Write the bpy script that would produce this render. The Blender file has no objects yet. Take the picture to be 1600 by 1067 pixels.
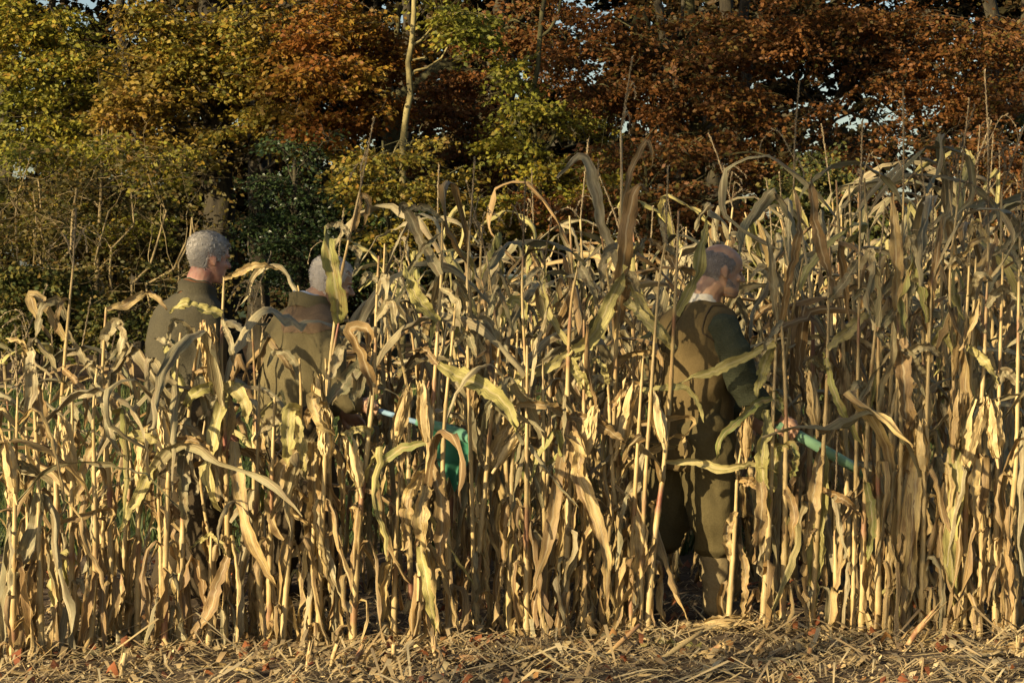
import bpy, bmesh, math, random
import numpy as np
from mathutils import Vector, Matrix, noise
from mathutils.bvhtree import BVHTree

# ------------------------------------------------------------------ camera, sky, sun, exposure
SC = bpy.context.scene
COL = SC.collection
R = math.radians
F_PX, CAM_Z, HORIZON = 3400.0, 1.6, 430.0          # focal length and horizon in pixels of the 1600 px photograph
PITCH = math.atan((533.5 - HORIZON) / F_PX)
cam_d = bpy.data.cameras.new('camera')
cam_d.lens = 36.0 * F_PX / 1600.0
cam_d.clip_end = 3000
cam = bpy.data.objects.new('camera', cam_d)
cam.location = (0, 0, CAM_Z)
cam.rotation_euler = (R(90) - PITCH, 0, 0)
COL.objects.link(cam)
SC.camera = cam

SUN_AZ, SUN_EL = 226.0, 17.0
wd = bpy.data.worlds.new('World'); SC.world = wd; wd.use_nodes = True
nt = wd.node_tree
sky = nt.nodes.new('ShaderNodeTexSky'); sky.sky_type = 'NISHITA'; sky.sun_disc = False
sky.sun_elevation = R(SUN_EL); sky.sun_rotation = R(SUN_AZ)
sky.air_density = 1.0; sky.dust_density = 1.6; sky.ozone_density = 1.0
bg = nt.nodes['Background']; bg.inputs['Strength'].default_value = 0.062
nt.links.new(sky.outputs['Color'], bg.inputs['Color'])
sun_d = bpy.data.lights.new('sun', 'SUN'); sun_d.energy = 5.0; sun_d.angle = R(0.5); sun_d.color = (1.0, 0.80, 0.49)
sun = bpy.data.objects.new('sun', sun_d); COL.objects.link(sun)
SUN_DIR = Vector((math.sin(R(SUN_AZ)) * math.cos(R(SUN_EL)), math.cos(R(SUN_AZ)) * math.cos(R(SUN_EL)), math.sin(R(SUN_EL))))
sun.rotation_euler = SUN_DIR.to_track_quat('Z', 'Y').to_euler()
sun.location = SUN_DIR * 60
vs = SC.view_settings
vs.view_transform = 'Standard'; vs.look = 'None'; vs.gamma = 1; vs.use_curve_mapping = False
vs.exposure = 1.12
SC.cycles.max_bounces = 6; SC.cycles.diffuse_bounces = 2; SC.cycles.transmission_bounces = 4; SC.cycles.glossy_bounces = 2
SC.cycles.transparent_max_bounces = 4

_f = Vector((0, math.cos(PITCH), -math.sin(PITCH))); _u = Vector((0, math.sin(PITCH), math.cos(PITCH)))
def at(px, py, Y):
    r = _f * F_PX + Vector((1, 0, 0)) * (px - 800) + _u * (533.5 - py)
    return Vector((0, 0, CAM_Z)) + r * (Y / r.y)
def ground_at(px, py):
    r = _f * F_PX + Vector((1, 0, 0)) * (px - 800) + _u * (533.5 - py)
    return Vector((0, 0, CAM_Z)) + r * (-CAM_Z / r.z)
def to_px(v):
    d = Vector(v) - Vector((0, 0, CAM_Z)); w = d.dot(_f)
    return 800 + F_PX * d.x / w, 533.5 - F_PX * d.dot(_u) / w

# ------------------------------------------------------------------ object helpers
def link(o, parent=None):
    COL.objects.link(o)
    if parent is not None: o.parent = parent
    return o
def obj(name, mesh, material=None, parent=None, smooth=False):
    if material is not None and not mesh.materials: mesh.materials.append(material)
    if smooth: mesh.shade_smooth()
    return link(bpy.data.objects.new(name, mesh), parent)
def tag(o, label, cat, group=None, kind=None):
    o['label'] = label; o['category'] = cat
    if group: o['group'] = group
    if kind: o['kind'] = kind
    return o
def empty(name, loc, rot=(0, 0, 0)):
    o = bpy.data.objects.new(name, None); o.empty_display_size = 0.1
    o.location = loc; o.rotation_euler = rot
    return link(o)
def mesh_np(name, verts, faces, uvs=None):
    """verts (n,3), faces (m,k) arrays with constant k; uvs (m*k,2)"""
    me = bpy.data.meshes.new(name)
    verts = np.asarray(verts, np.float32); faces = np.asarray(faces, np.int32)
    m, k = faces.shape
    me.vertices.add(len(verts)); me.vertices.foreach_set('co', verts.ravel())
    me.loops.add(m * k); me.loops.foreach_set('vertex_index', faces.ravel())
    me.polygons.add(m); me.polygons.foreach_set('loop_start', np.arange(0, m * k, k, dtype=np.int32))
    if uvs is not None:
        uv = me.uv_layers.new(name='UVMap'); uv.data.foreach_set('uv', np.asarray(uvs, np.float32).ravel())
    me.update(calc_edges=True)
    return me
class Geo:
    """collects quads (with uv) into one mesh"""
    def __init__(s): s.v = []; s.f = []; s.uv = []
    def grid(s, P, U=None):
        """P (n,m,3) grid of points"""
        P = np.asarray(P, float); n, m, _ = P.shape; b = sum(len(x) for x in s.v)
        s.v.append(P.reshape(-1, 3))
        i, j = np.meshgrid(np.arange(n - 1), np.arange(m - 1), indexing='ij')
        a = b + i * m + j
        q = np.stack([a, a + 1, a + m + 1, a + m], -1).reshape(-1, 4); s.f.append(q)
        if U is None:
            ii, jj = np.meshgrid(np.linspace(0, 1, n), np.linspace(0, 1, m), indexing='ij'); U = np.stack([jj, ii], -1)
        s.uv.append(np.asarray(U).reshape(-1, 2)[q - b].reshape(-1, 2))
    def tube(s, pts, rad, n=6):
        pts = [Vector(p) for p in pts]; k = len(pts)
        if not hasattr(rad, '__len__'): rad = [rad] * k
        rings = []; ref = None
        for i in range(k):
            t = (pts[min(i + 1, k - 1)] - pts[max(i - 1, 0)])
            t = t.normalized() if t.length > 1e-9 else Vector((0, 0, 1))
            if ref is None: ref = t.orthogonal().normalized()
            ref = (ref - t * ref.dot(t));  ref = ref.normalized() if ref.length > 1e-6 else t.orthogonal().normalized()
            b = t.cross(ref)
            rings.append([pts[i] + (ref * math.cos(a) + b * math.sin(a)) * rad[i] for a in [2 * math.pi * j / n for j in range(n + 1)]])
        s.grid([[tuple(p) for p in r] for r in rings])
    def build(s, name, material, parent=None, smooth=True):
        me = s.mesh(name)
        return obj(name, me, material, parent, smooth)
    def mesh(s, name):
        return mesh_np(name, np.concatenate(s.v), np.concatenate(s.f), np.concatenate(s.uv))
def spline(pts, n):
    """Catmull-Rom through points, n samples"""
    P = [np.array(p, float) for p in pts]
    if len(P) == 2: return np.array([P[0] + (P[1] - P[0]) * t for t in np.linspace(0, 1, n)])
    P = [2 * P[0] - P[1]] + P + [2 * P[-1] - P[-2]]
    L = [0.0]
    for i in range(1, len(P) - 2): L.append(L[-1] + np.linalg.norm(P[i + 1] - P[i]))
    out = []
    for d in np.linspace(0, L[-1], n):
        i = 0
        while i < len(L) - 2 and d > L[i + 1]: i += 1
        t = (d - L[i]) / max(L[i + 1] - L[i], 1e-9)
        a, b, c, e = P[i], P[i + 1], P[i + 2], P[i + 3]
        out.append(0.5 * ((2 * b) + (c - a) * t + (2 * a - 5 * b + 4 * c - e) * t * t + (3 * b - a - 3 * c + e) * t ** 3))
    return np.array(out)
def ordinal(n):
    return ['zeroth', 'first', 'second', 'third', 'fourth', 'fifth', 'sixth', 'seventh', 'eighth', 'ninth', 'tenth', 'eleventh', 'twelfth',
            'thirteenth', 'fourteenth', 'fifteenth', 'sixteenth', 'seventeenth', 'eighteenth', 'nineteenth', 'twentieth'][n]

# ------------------------------------------------------------------ materials
def newmat(name):
    m = bpy.data.materials.new(name); m.use_nodes = True
    n = m.node_tree; n.nodes.clear()
    out = n.nodes.new('ShaderNodeOutputMaterial')
    return m, n, out
def N(n, typ, **kw):
    x = n.nodes.new(typ)
    for k, v in kw.items():
        if k.startswith('i_'): x.inputs[k[2:].replace('_', ' ')].default_value = v
        else: setattr(x, k, v)
    return x
def ramp(n, stops, fac=None, interp='LINEAR'):
    r = n.nodes.new('ShaderNodeValToRGB'); r.color_ramp.interpolation = interp
    e = r.color_ramp.elements
    while len(e) > 1: e.remove(e[0])
    e[0].position = stops[0][0]; e[0].color = (*stops[0][1], 1)
    for p, c in stops[1:]:
        k = e.new(p); k.color = (*c, 1)
    if fac is not None: n.links.new(fac, r.inputs['Fac'])
    return r
def mixc(n, fac, a, b, mode='MIX'):
    m = n.nodes.new('ShaderNodeMix'); m.data_type = 'RGBA'; m.blend_type = mode
    for s, v in ((m.inputs[0], fac), (m.inputs[6], a), (m.inputs[7], b)):
        if hasattr(v, 'is_linked'): n.links.new(v, s)
        elif isinstance(v, (int, float)): s.default_value = v
        else: s.default_value = (*v, 1)
    return m.outputs[2]
def math_n(n, op, a, b=0.5):
    m = n.nodes.new('ShaderNodeMath'); m.operation = op
    for i, v in enumerate((a, b)):
        if hasattr(v, 'is_linked'): n.links.new(v, m.inputs[i])
        else: m.inputs[i].default_value = v
    return m.outputs[0]
def finish(n, out, color, rough=0.7, transl=0.0, bump=None, bump_s=0.3, spec=0.25, dist=0.01, tcol=None):
    p = N(n, 'ShaderNodeBsdfPrincipled'); p.inputs['Roughness'].default_value = rough
    p.inputs['Specular IOR Level'].default_value = spec
    if hasattr(color, 'is_linked'): n.links.new(color, p.inputs['Base Color'])
    else: p.inputs['Base Color'].default_value = (*color, 1)
    sh = p.outputs[0]
    if bump is not None:
        b = N(n, 'ShaderNodeBump'); b.inputs['Strength'].default_value = bump_s; b.inputs['Distance'].default_value = dist
        n.links.new(bump, b.inputs['Height']); n.links.new(b.outputs[0], p.inputs['Normal'])
    if transl > 0:
        t = N(n, 'ShaderNodeBsdfTranslucent'); mx = N(n, 'ShaderNodeMixShader'); mx.inputs[0].default_value = transl
        c = tcol if tcol is not None else color
        if hasattr(c, 'is_linked'): n.links.new(c, t.inputs[0])
        else: t.inputs[0].default_value = (*c, 1)
        n.links.new(p.outputs[0], mx.inputs[1]); n.links.new(t.outputs[0], mx.inputs[2]); sh = mx.outputs[0]
    n.links.new(sh, out.inputs['Surface'])

def corn_leaf_mat(name, stops, blotch, transl=0.22):
    """dry leaf blade: colour differs from leaf to leaf, long veins, dead patches, pale midrib (uv x = across, y = along)"""
    m, n, out = newmat(name)
    oi = N(n, 'ShaderNodeObjectInfo'); uv = N(n, 'ShaderNodeUVMap')
    base = ramp(n, stops, oi.outputs['Random']).outputs[0]
    mp = N(n, 'ShaderNodeMapping'); mp.inputs['Scale'].default_value = (26, 0.7, 1)
    n.links.new(uv.outputs[0], mp.inputs[0])
    add = N(n, 'ShaderNodeVectorMath', operation='ADD'); n.links.new(mp.outputs[0], add.inputs[0])
    cx = N(n, 'ShaderNodeCombineXYZ'); n.links.new(math_n(n, 'MULTIPLY', oi.outputs['Random'], 71.0), cx.inputs[2]); n.links.new(cx.outputs[0], add.inputs[1])
    vein = N(n, 'ShaderNodeTexNoise', i_Scale=1.0, i_Detail=3.0); n.links.new(add.outputs[0], vein.inputs['Vector'])
    mp2 = N(n, 'ShaderNodeMapping'); mp2.inputs['Scale'].default_value = (2.2, 5.0, 1); n.links.new(uv.outputs[0], mp2.inputs[0])
    add2 = N(n, 'ShaderNodeVectorMath', operation='ADD'); n.links.new(mp2.outputs[0], add2.inputs[0]); n.links.new(cx.outputs[0], add2.inputs[1])
    bl = N(n, 'ShaderNodeTexNoise', i_Scale=1.0, i_Detail=5.0, i_Roughness=0.65); n.links.new(add2.outputs[0], bl.inputs['Vector'])
    blf = ramp(n, [(0.46, (0, 0, 0)), (0.62, (0.9, 0.9, 0.9))], bl.outputs[0]).outputs[0]
    c = mixc(n, blf, base, blotch)
    spk = N(n, 'ShaderNodeTexNoise', i_Scale=1.0, i_Detail=6.0, i_Roughness=0.75); mp3 = N(n, 'ShaderNodeMapping'); mp3.inputs['Scale'].default_value = (9, 22, 1); n.links.new(uv.outputs[0], mp3.inputs[0])
    add3 = N(n, 'ShaderNodeVectorMath', operation='ADD'); n.links.new(mp3.outputs[0], add3.inputs[0]); n.links.new(cx.outputs[0], add3.inputs[1]); n.links.new(add3.outputs[0], spk.inputs['Vector'])
    c = mixc(n, ramp(n, [(0.56, (0, 0, 0)), (0.68, (.75, .75, .75))], spk.outputs[0]).outputs[0], c, (0.13, 0.085, 0.045))
    vf = ramp(n, [(0.32, (0.52, 0.50, 0.46)), (0.5, (0.92, 0.92, 0.90)), (0.7, (1.18, 1.16, 1.1))], vein.outputs[0]).outputs[0]
    c = mixc(n, 1.0, c, vf, 'MULTIPLY')
    sep = N(n, 'ShaderNodeSeparateXYZ'); n.links.new(uv.outputs[0], sep.inputs[0])
    d = math_n(n, 'ABSOLUTE', math_n(n, 'SUBTRACT', sep.outputs[0], 0.5))
    mid = ramp(n, [(0.03, (1, 1, 1)), (0.075, (0, 0, 0))], d).outputs[0]
    c = mixc(n, math_n(n, 'MULTIPLY', mid, 0.55), c, (0.50, 0.42, 0.25))
    finish(n, out, c, 0.55, transl, vein.outputs[0], 0.5, 0.35, 0.004)
    return m
M = {}
M['tan'] = corn_leaf_mat('maize_leaf_tan', [(0.0, (0.52, 0.385, 0.165)), (0.25, (0.34, 0.235, 0.10)), (0.5, (0.58, 0.445, 0.195)), (0.7, (0.40, 0.27, 0.11)), (0.85, (0.25, 0.165, 0.075)), (1.0, (0.47, 0.36, 0.155))], (0.24, 0.155, 0.075))
M['olive'] = corn_leaf_mat('maize_leaf_olive', [(0.0, (0.26, 0.235, 0.13)), (0.25, (0.37, 0.325, 0.195)), (0.5, (0.195, 0.185, 0.10)), (0.75, (0.30, 0.255, 0.145)), (1.0, (0.43, 0.375, 0.225))], (0.21, 0.155, 0.08), 0.2)
M['green'] = corn_leaf_mat('maize_leaf_green', [(0.0, (0.24, 0.25, 0.075)), (0.5, (0.32, 0.31, 0.10)), (1.0, (0.19, 0.22, 0.07))], (0.32, 0.24, 0.09), 0.25)
M['brown'] = corn_leaf_mat('maize_leaf_brown', [(0.0, (0.27, 0.17, 0.07)), (0.5, (0.34, 0.225, 0.095)), (1.0, (0.22, 0.155, 0.065))], (0.17, 0.105, 0.045), 0.2)
M['ygreen'] = corn_leaf_mat('maize_leaf_yellow_green', [(0.0, (0.46, 0.39, 0.15)), (0.5, (0.42, 0.38, 0.13)), (1.0, (0.52, 0.44, 0.19))], (0.30, 0.27, 0.10), 0.25)

def stalk_mat(name):
    m, n, out = newmat(name)
    oi = N(n, 'ShaderNodeObjectInfo'); tc = N(n, 'ShaderNodeTexCoord')
    cx = N(n, 'ShaderNodeCombineXYZ'); n.links.new(math_n(n, 'MULTIPLY', oi.outputs['Random'], 50.0), cx.inputs[0])
    add = N(n, 'ShaderNodeVectorMath', operation='ADD'); n.links.new(tc.outputs['Object'], add.inputs[0]); n.links.new(cx.outputs[0], add.inputs[1])
    z = N(n, 'ShaderNodeMapping'); z.inputs['Scale'].default_value = (0.6, 0.6, 4.0); n.links.new(add.outputs[0], z.inputs[0])
    nz = N(n, 'ShaderNodeTexNoise', i_Scale=1.0, i_Detail=2.0); n.links.new(z.outputs[0], nz.inputs['Vector'])
    fib = N(n, 'ShaderNodeMapping'); fib.inputs['Scale'].default_value = (260, 260, 8); n.links.new(add.outputs[0], fib.inputs[0])
    fn = N(n, 'ShaderNodeTexNoise', i_Scale=1.0, i_Detail=2.0); n.links.new(fib.outputs[0], fn.inputs['Vector'])
    c = ramp(n, [(0.28, (0.30, 0.21, 0.10)), (0.40, (0.43, 0.32, 0.15)), (0.50, (0.47, 0.355, 0.165)), (0.57, (0.38, 0.27, 0.11)), (0.64, (0.28, 0.16, 0.08)), (0.74, (0.23, 0.08, 0.05))], nz.outputs[0]).outputs[0]
    c = mixc(n, 1.0, c, ramp(n, [(0.3, (0.7, 0.7, 0.68)), (0.7, (1.1, 1.1, 1.1))], fn.outputs[0]).outputs[0], 'MULTIPLY')
    finish(n, out, c, 0.5, 0.0, fn.outputs[0], 0.3, 0.35, 0.002)
    return m
M['stalk'] = stalk_mat('maize_stalk')
def noise_mat(name, stops, scale=8, detail=5, rough=0.8, transl=0.0, bump_s=0.3, obj_rand=False, dist=0.01, spec=0.25, coord='Object', stretch=None):
    m, n, out = newmat(name)
    tc = N(n, 'ShaderNodeTexCoord'); nz = N(n, 'ShaderNodeTexNoise', i_Scale=scale, i_Detail=detail, i_Roughness=0.6)
    v = tc.outputs[coord]
    if stretch:
        mp = N(n, 'ShaderNodeMapping'); mp.inputs['Scale'].default_value = stretch; n.links.new(v, mp.inputs[0]); v = mp.outputs[0]
    n.links.new(v, nz.inputs['Vector'])
    f = nz.outputs[0]
    if obj_rand:
        oi = N(n, 'ShaderNodeObjectInfo')
        f = math_n(n, 'ADD', f, math_n(n, 'MULTIPLY', math_n(n, 'SUBTRACT', oi.outputs['Random'], 0.5), 0.45))
    finish(n, out, ramp(n, stops, f).outputs[0], rough, transl, nz.outputs[0], bump_s, spec, dist)
    return m
def island_mat(name, stops, transl=0.3, rough=0.6, spec=0.3, patch=None, patch_scale=0.5, tboost=1.0):
    """leaves of a crown or pieces of litter: every leaf takes its own colour; patches of the crown turn earlier than others"""
    m, n, out = newmat(name)
    g = N(n, 'ShaderNodeNewGeometry')
    f = g.outputs['Random Per Island']
    c = ramp(n, stops, f).outputs[0]
    if patch:
        tc = N(n, 'ShaderNodeTexCoord'); nz = N(n, 'ShaderNodeTexNoise', i_Scale=patch_scale, i_Detail=3.0); n.links.new(tc.outputs['Object'], nz.inputs['Vector'])
        c2 = ramp(n, patch, f).outputs[0]
        c = mixc(n, ramp(n, [(0.44, (0, 0, 0)), (0.60, (1, 1, 1))], nz.outputs[0]).outputs[0], c, c2)
    t = None
    if tboost != 1.0: t = mixc(n, 1.0, c, (tboost, tboost, tboost), 'MULTIPLY')
    finish(n, out, c, rough, transl, None, spec=spec, tcol=t)
    return m
M['husk'] = noise_mat('maize_husk', [(0.25, (0.26, 0.175, 0.08)), (0.42, (0.44, 0.32, 0.145)), (0.55, (0.56, 0.43, 0.21)), (0.75, (0.60, 0.48, 0.26))], 9, 6, 0.6, 0.12, 0.8, True, 0.006, stretch=(14, 14, 1.2))
M['tassel'] = noise_mat('maize_tassel', [(0.3, (0.15, 0.115, 0.07)), (0.6, (0.27, 0.215, 0.13))], 30, 3, 0.8, 0.0, 0.3, True)
M['bark'] = noise_mat('bark_dark', [(0.35, (0.018, 0.015, 0.010)), (0.55, (0.040, 0.033, 0.020)), (0.7, (0.065, 0.056, 0.028))], 7, 8, 0.9, 0, 0.8, False, 0.05, stretch=(1, 1, 0.35))
M['bark_pale'] = noise_mat('bark_pale', [(0.35, (0.08, 0.068, 0.032)), (0.52, (0.21, 0.175, 0.075)), (0.7, (0.31, 0.265, 0.125))], 6, 8, 0.9, 0, 0.7, False, 0.03, stretch=(1, 1, 0.5))
M['bark_moss'] = noise_mat('bark_moss', [(0.35, (0.03, 0.026, 0.015)), (0.52, (0.07, 0.066, 0.028)), (0.7, (0.12, 0.11, 0.05))], 6, 8, 0.9, 0, 0.7, False, 0.03)
M['twig'] = noise_mat('twig_pale', [(0.35, (0.12, 0.09, 0.045)), (0.6, (0.26, 0.20, 0.10))], 5, 4, 0.8, 0, 0.2, False)
# ------------------------------------------------------------------ ground
def grid_axis(parts):
    out = []
    for a, b, s in parts: out += list(np.arange(a, b, s))
    return np.array(out)
xs = grid_axis([(-1500, -100, 200), (-100, -20, 20), (-20, -4, 1), (-4, 4, 0.05), (4, 20, 1), (20, 100, 20), (100, 1501, 200)])
ys = grid_axis([(-1500, -100, 200), (-100, -10, 15), (-10, 7, 1), (7, 13, 0.05), (13, 20, 0.5), (20, 60, 2), (60, 200, 20), (200, 2601, 300)])
GX, GY = np.meshgrid(xs, ys, indexing='ij')
def ground_h(x, y):
    e = 0.0
    for sc, am in ((1.1, 0.022), (4.0, 0.016), (13.0, 0.010)):
        e += am * noise.noise((x * sc, y * sc, sc))
    return e
GZ = np.zeros_like(GX)
near = (np.abs(GX) < 4.2) & (GY > 6.9) & (GY < 13.2)
for i, j in zip(*np.nonzero(near)): GZ[i, j] = ground_h(GX[i, j], GY[i, j])
g = Geo(); g.grid(np.stack([GX, GY, GZ], -1))
m, n, out = newmat('field_soil_and_turf')
tc = N(n, 'ShaderNodeTexCoord'); sp = N(n, 'ShaderNodeSeparateXYZ'); n.links.new(tc.outputs['Object'], sp.inputs[0])
n1 = N(n, 'ShaderNodeTexNoise', i_Scale=9.0, i_Detail=10.0, i_Roughness=0.7); n.links.new(tc.outputs['Object'], n1.inputs['Vector'])
n2 = N(n, 'ShaderNodeTexNoise', i_Scale=0.6, i_Detail=4.0); n.links.new(tc.outputs['Object'], n2.inputs['Vector'])
soil = ramp(n, [(0.3, (0.035, 0.026, 0.018)), (0.5, (0.085, 0.062, 0.040)), (0.7, (0.15, 0.115, 0.075))], n1.outputs[0]).outputs[0]
turf = ramp(n, [(0.3, (0.022, 0.035, 0.010)), (0.6, (0.045, 0.065, 0.018)), (0.8, (0.09, 0.085, 0.03))], n1.outputs[0]).outputs[0]
floor_ = ramp(n, [(0.3, (0.018, 0.012, 0.007)), (0.6, (0.051, 0.030, 0.013)), (0.75, (0.084, 0.048, 0.018))], n1.outputs[0]).outputs[0]
yy = math_n(n, 'ADD', sp.outputs[1], math_n(n, 'MULTIPLY', n2.outputs[0], 2.0))
f1 = ramp(n, [(0.0, (0, 0, 0)), (1.0, (1, 1, 1))], math_n(n, 'MULTIPLY', math_n(n, 'SUBTRACT', yy, 13.6), 1.0)).outputs[0]
f2 = ramp(n, [(0.0, (0, 0, 0)), (1.0, (1, 1, 1))], math_n(n, 'MULTIPLY', math_n(n, 'SUBTRACT', yy, 29.0), 0.6)).outputs[0]
f3 = ramp(n, [(0.0, (0, 0, 0)), (1.0, (1, 1, 1))], math_n(n, 'MULTIPLY', math_n(n, 'SUBTRACT', yy, 80.0), 0.2)).outputs[0]
c = mixc(n, f3, mixc(n, f2, mixc(n, f1, soil, turf), floor_), turf)
finish(n, out, c, 0.95, 0, n1.outputs[0], 0.8, 0.15, 0.03)
gr = g.build('ground', m); gr['kind'] = 'structure'; gr['label'] = 'brown stubble soil running back to turf and the leaf strewn floor of the wood'

# ------------------------------------------------------------------ trees
def leaf_cloud(rng, blobs, size=0.075, spray=46, flat=0.55, tiers=True):
    """leaves hang in flat sprays on twigs spread through the crown's volume; returns leaf verts, faces and twig lines"""
    V = []; twigs = []
    for (c, r, cnt) in blobs:
        c = np.array(c); r = np.array(r)
        ns = max(1, int(cnt / spray)); ncl = max(2, ns // 5)
        d = rng.normal(size=(ns, 3)); d /= np.linalg.norm(d, axis=1)[:, None]
        rad = 0.25 + 0.75 * rng.random(ns) ** 0.65 + rng.exponential(0.16, ns)
        ctr = c + d * rad[:, None] * r
        # sprays gather in tiers along boughs, leaving dark holes between
        cl = ctr[rng.integers(0, ns, ncl)]; pickc = cl[rng.integers(0, ncl, ns)]
        if tiers: ctr = ctr + (pickc - ctr) * np.array([.45, .35, .72])
        for k in range(ns):
            ctk = ctr[k]
            if ctk[2] < 0.15: continue
            a = rng.random() * 2 * math.pi
            o = np.array([math.cos(a), math.sin(a), 0]) * 0.6 + d[k] * 0.7; o[2] = o[2] * 0.3 - 0.1
            o /= np.linalg.norm(o) + 1e-9
            side = np.cross(o, [0, 0, 1]); side /= np.linalg.norm(side) + 1e-9
            L = 0.45 + 0.55 * rng.random(); nl = rng.poisson(spray)
            t = rng.random(nl); s = rng.normal(size=nl) * (0.20 - 0.12 * t)
            h = rng.normal(size=nl) * 0.035 - 0.16 * t * t
            p = ctk + np.outer((t - 0.5) * L, o) + np.outer(s, side) + np.outer(h, [0, 0, 1])
            ax = o * 0.6 + np.outer(np.sign(s), side) + rng.normal(size=(nl, 3)) * 0.35
            ax[:, 2] -= 0.25
            ax /= np.linalg.norm(ax, axis=1)[:, None]
            nn = np.array([0, 0, 1.0]) * flat + rng.normal(size=(nl, 3)) * 0.8
            w = np.cross(ax, nn); w /= np.linalg.norm(w, axis=1)[:, None] + 1e-9
            up = np.cross(w, ax)
            sz = size * (0.7 + 0.6 * rng.random(nl))[:, None]
            V.append(np.stack([p, p + ax * sz * 0.45 + w * sz * 0.33 + up * sz * 0.1, p + ax * sz, p + ax * sz * 0.45 - w * sz * 0.33 + up * sz * 0.1], 1))
            if k % 2 == 0: twigs.append((ctk - o * L * 0.55, ctk + o * L * 0.1 + np.array([0, 0, 0.01]), ctk + o * L * 0.5 - np.array([0, 0, 0.04])))
    V = np.concatenate(V)
    nleaf = len(V)
    b = np.arange(nleaf)[:, None] * 4
    Fc = np.concatenate([b + [0, 1, 2], b + [0, 2, 3]], 1).reshape(-1, 3)
    return V.reshape(-1, 3), Fc, twigs
def limb_path(rng, a, b, wob=0.12, n=7):
    a, b = np.array(a), np.array(b); L = np.linalg.norm(b - a)
    pts = [a + (b - a) * t for t in np.linspace(0, 1, n)]
    for i in range(1, n - 1): pts[i] = pts[i] + rng.normal(size=3) * wob * L / n * 2
    return pts
def px_blobs(lst, Y, depth=1.6, dens=0.74):
    """crown clumps from (px, py, rx, ry, count[, Y])"""
    out = []
    for b in lst:
        yy = b[5] if len(b) > 5 else Y
        c = at(b[0], b[1], yy); k = yy / F_PX
        out.append((tuple(c), (b[2] * k, depth, b[3] * k), int(b[4] * dens)))
    return out
def tree(name, label, cat, group, seed, Y, trunk, blobs, leafmat, barkmat, size=0.085, limbs=(), spray=46, flat=0.55, twigmat=None, twig_r=0.006, extra_branch=6, crown='crown', base_flare=1.25, upper=None):
    """trunk: list of (px, py, width_px) from the ground up; limbs: lists of (px, py, width_px, dY)"""
    rng = np.random.default_rng(seed)
    b0 = trunk[0]; base = at(b0[0], b0[1], Y); base.z = 0.0
    root = empty(name, base); tag(root, label, cat, group)
    k = Y / F_PX
    tp = [base] + [at(p[0], p[1], Y) for p in trunk]; tw = [b0[2] * k * 0.5 * base_flare] + [p[2] * k * 0.5 for p in trunk]
    tp = [p - base for p in tp]
    sp = spline([tuple(p) for p in tp], 26)
    tr = np.interp(np.linspace(0, 1, 26), np.linspace(0, 1, len(tw)), tw)
    g = Geo(); g.tube([tuple(p + rng.normal(size=3) * r * 0.10) for p, r in zip(sp, tr)], list(tr), 10); lg = []
    for l in limbs:
        lg.append(Geo())
        q = spline([tuple(at(p[0], p[1], Y + (p[3] if len(p) > 3 else 0)) - base) for p in l], 14)
        rr = np.interp(np.linspace(0, 1, 14), np.linspace(0, 1, len(l)), [p[2] * k * 0.5 for p in l])
        lg[-1].tube([tuple(x + rng.normal(size=3) * r * 0.2) for x, r in zip(q, rr)], list(rr), 7)
    V, Fc, twigs = leaf_cloud(rng, blobs, size, spray, flat)
    if upper:       # the high crown above the picture, coarser
        V2, F2, _ = leaf_cloud(rng, upper, size * 3.2, spray, flat, tiers=False)
        Fc = np.concatenate([Fc, F2 + len(V)]); V = np.concatenate([V, V2])
    bz = np.array(base)
    # branches from the trunk out to the clumps, then to their twigs
    for (c, r, cnt) in blobs:
        c = np.array(c) - bz
        i = int(np.argmin(np.linalg.norm(sp - (c - np.array([0, 0, 0.6])), axis=1)))
        w = min(tr[i] * 0.55, 0.045)
        q = limb_path(rng, sp[i], c, 0.16)
        g.tube(q, list(np.linspace(w, w * 0.3, len(q))), 5)
        for _ in range(extra_branch):
            e = c + rng.normal(size=3) * np.array(r) * 0.55
            q = limb_path(rng, c, e, 0.2, 5); g.tube(q, list(np.linspace(w * 0.35 + 0.004, 0.004, 5)), 4)
    tro = g.build('trunk', barkmat, root)
    for q in lg: q.build('limb', barkmat, tro)
    tg = Geo()
    for t in twigs: tg.tube([tuple(np.array(p) - bz) for p in t], [twig_r, twig_r * 0.8, twig_r * 0.4], 3)
    if twigs: tg.build('twigs', twigmat or barkmat, root)['kind'] = 'stuff'
    me = mesh_np(crown, V - bz, Fc)
    obj(crown, me, leafmat, root)
    return root

L_GOLD = island_mat('leaves_gold', [(0, (0.259, 0.224, 0.028)), (0.25, (0.147, 0.147, 0.026)), (0.5, (0.320, 0.224, 0.026)), (0.7, (0.103, 0.108, 0.024)), (0.85, (0.286, 0.145, 0.021)), (1, (0.118, 0.130, 0.024))], 0.33, patch=[(0, (0.184, 0.086, 0.019)), (0.4, (0.277, 0.181, 0.024)), (0.7, (0.125, 0.060, 0.016)), (1, (0.147, 0.130, 0.024))])
L_YEL = island_mat('leaves_yellow_green', [(0, (0.172, 0.168, 0.027)), (0.25, (0.338, 0.301, 0.031)), (0.5, (0.108, 0.126, 0.023)), (0.7, (0.355, 0.260, 0.027)), (0.85, (0.254, 0.145, 0.020)), (1, (0.079, 0.109, 0.023))], 0.36, patch=[(0, (0.100, 0.118, 0.023)), (0.5, (0.236, 0.230, 0.027)), (1, (0.064, 0.089, 0.020))])
L_OLIVE = island_mat('leaves_olive', [(0, (0.070, 0.061, 0.014)), (0.35, (0.128, 0.096, 0.018)), (0.6, (0.048, 0.051, 0.013)), (0.85, (0.173, 0.109, 0.018)), (1, (0.096, 0.051, 0.013))], 0.3, patch=[(0, (0.038, 0.048, 0.013)), (0.6, (0.070, 0.070, 0.016)), (1, (0.128, 0.096, 0.019))])
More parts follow.
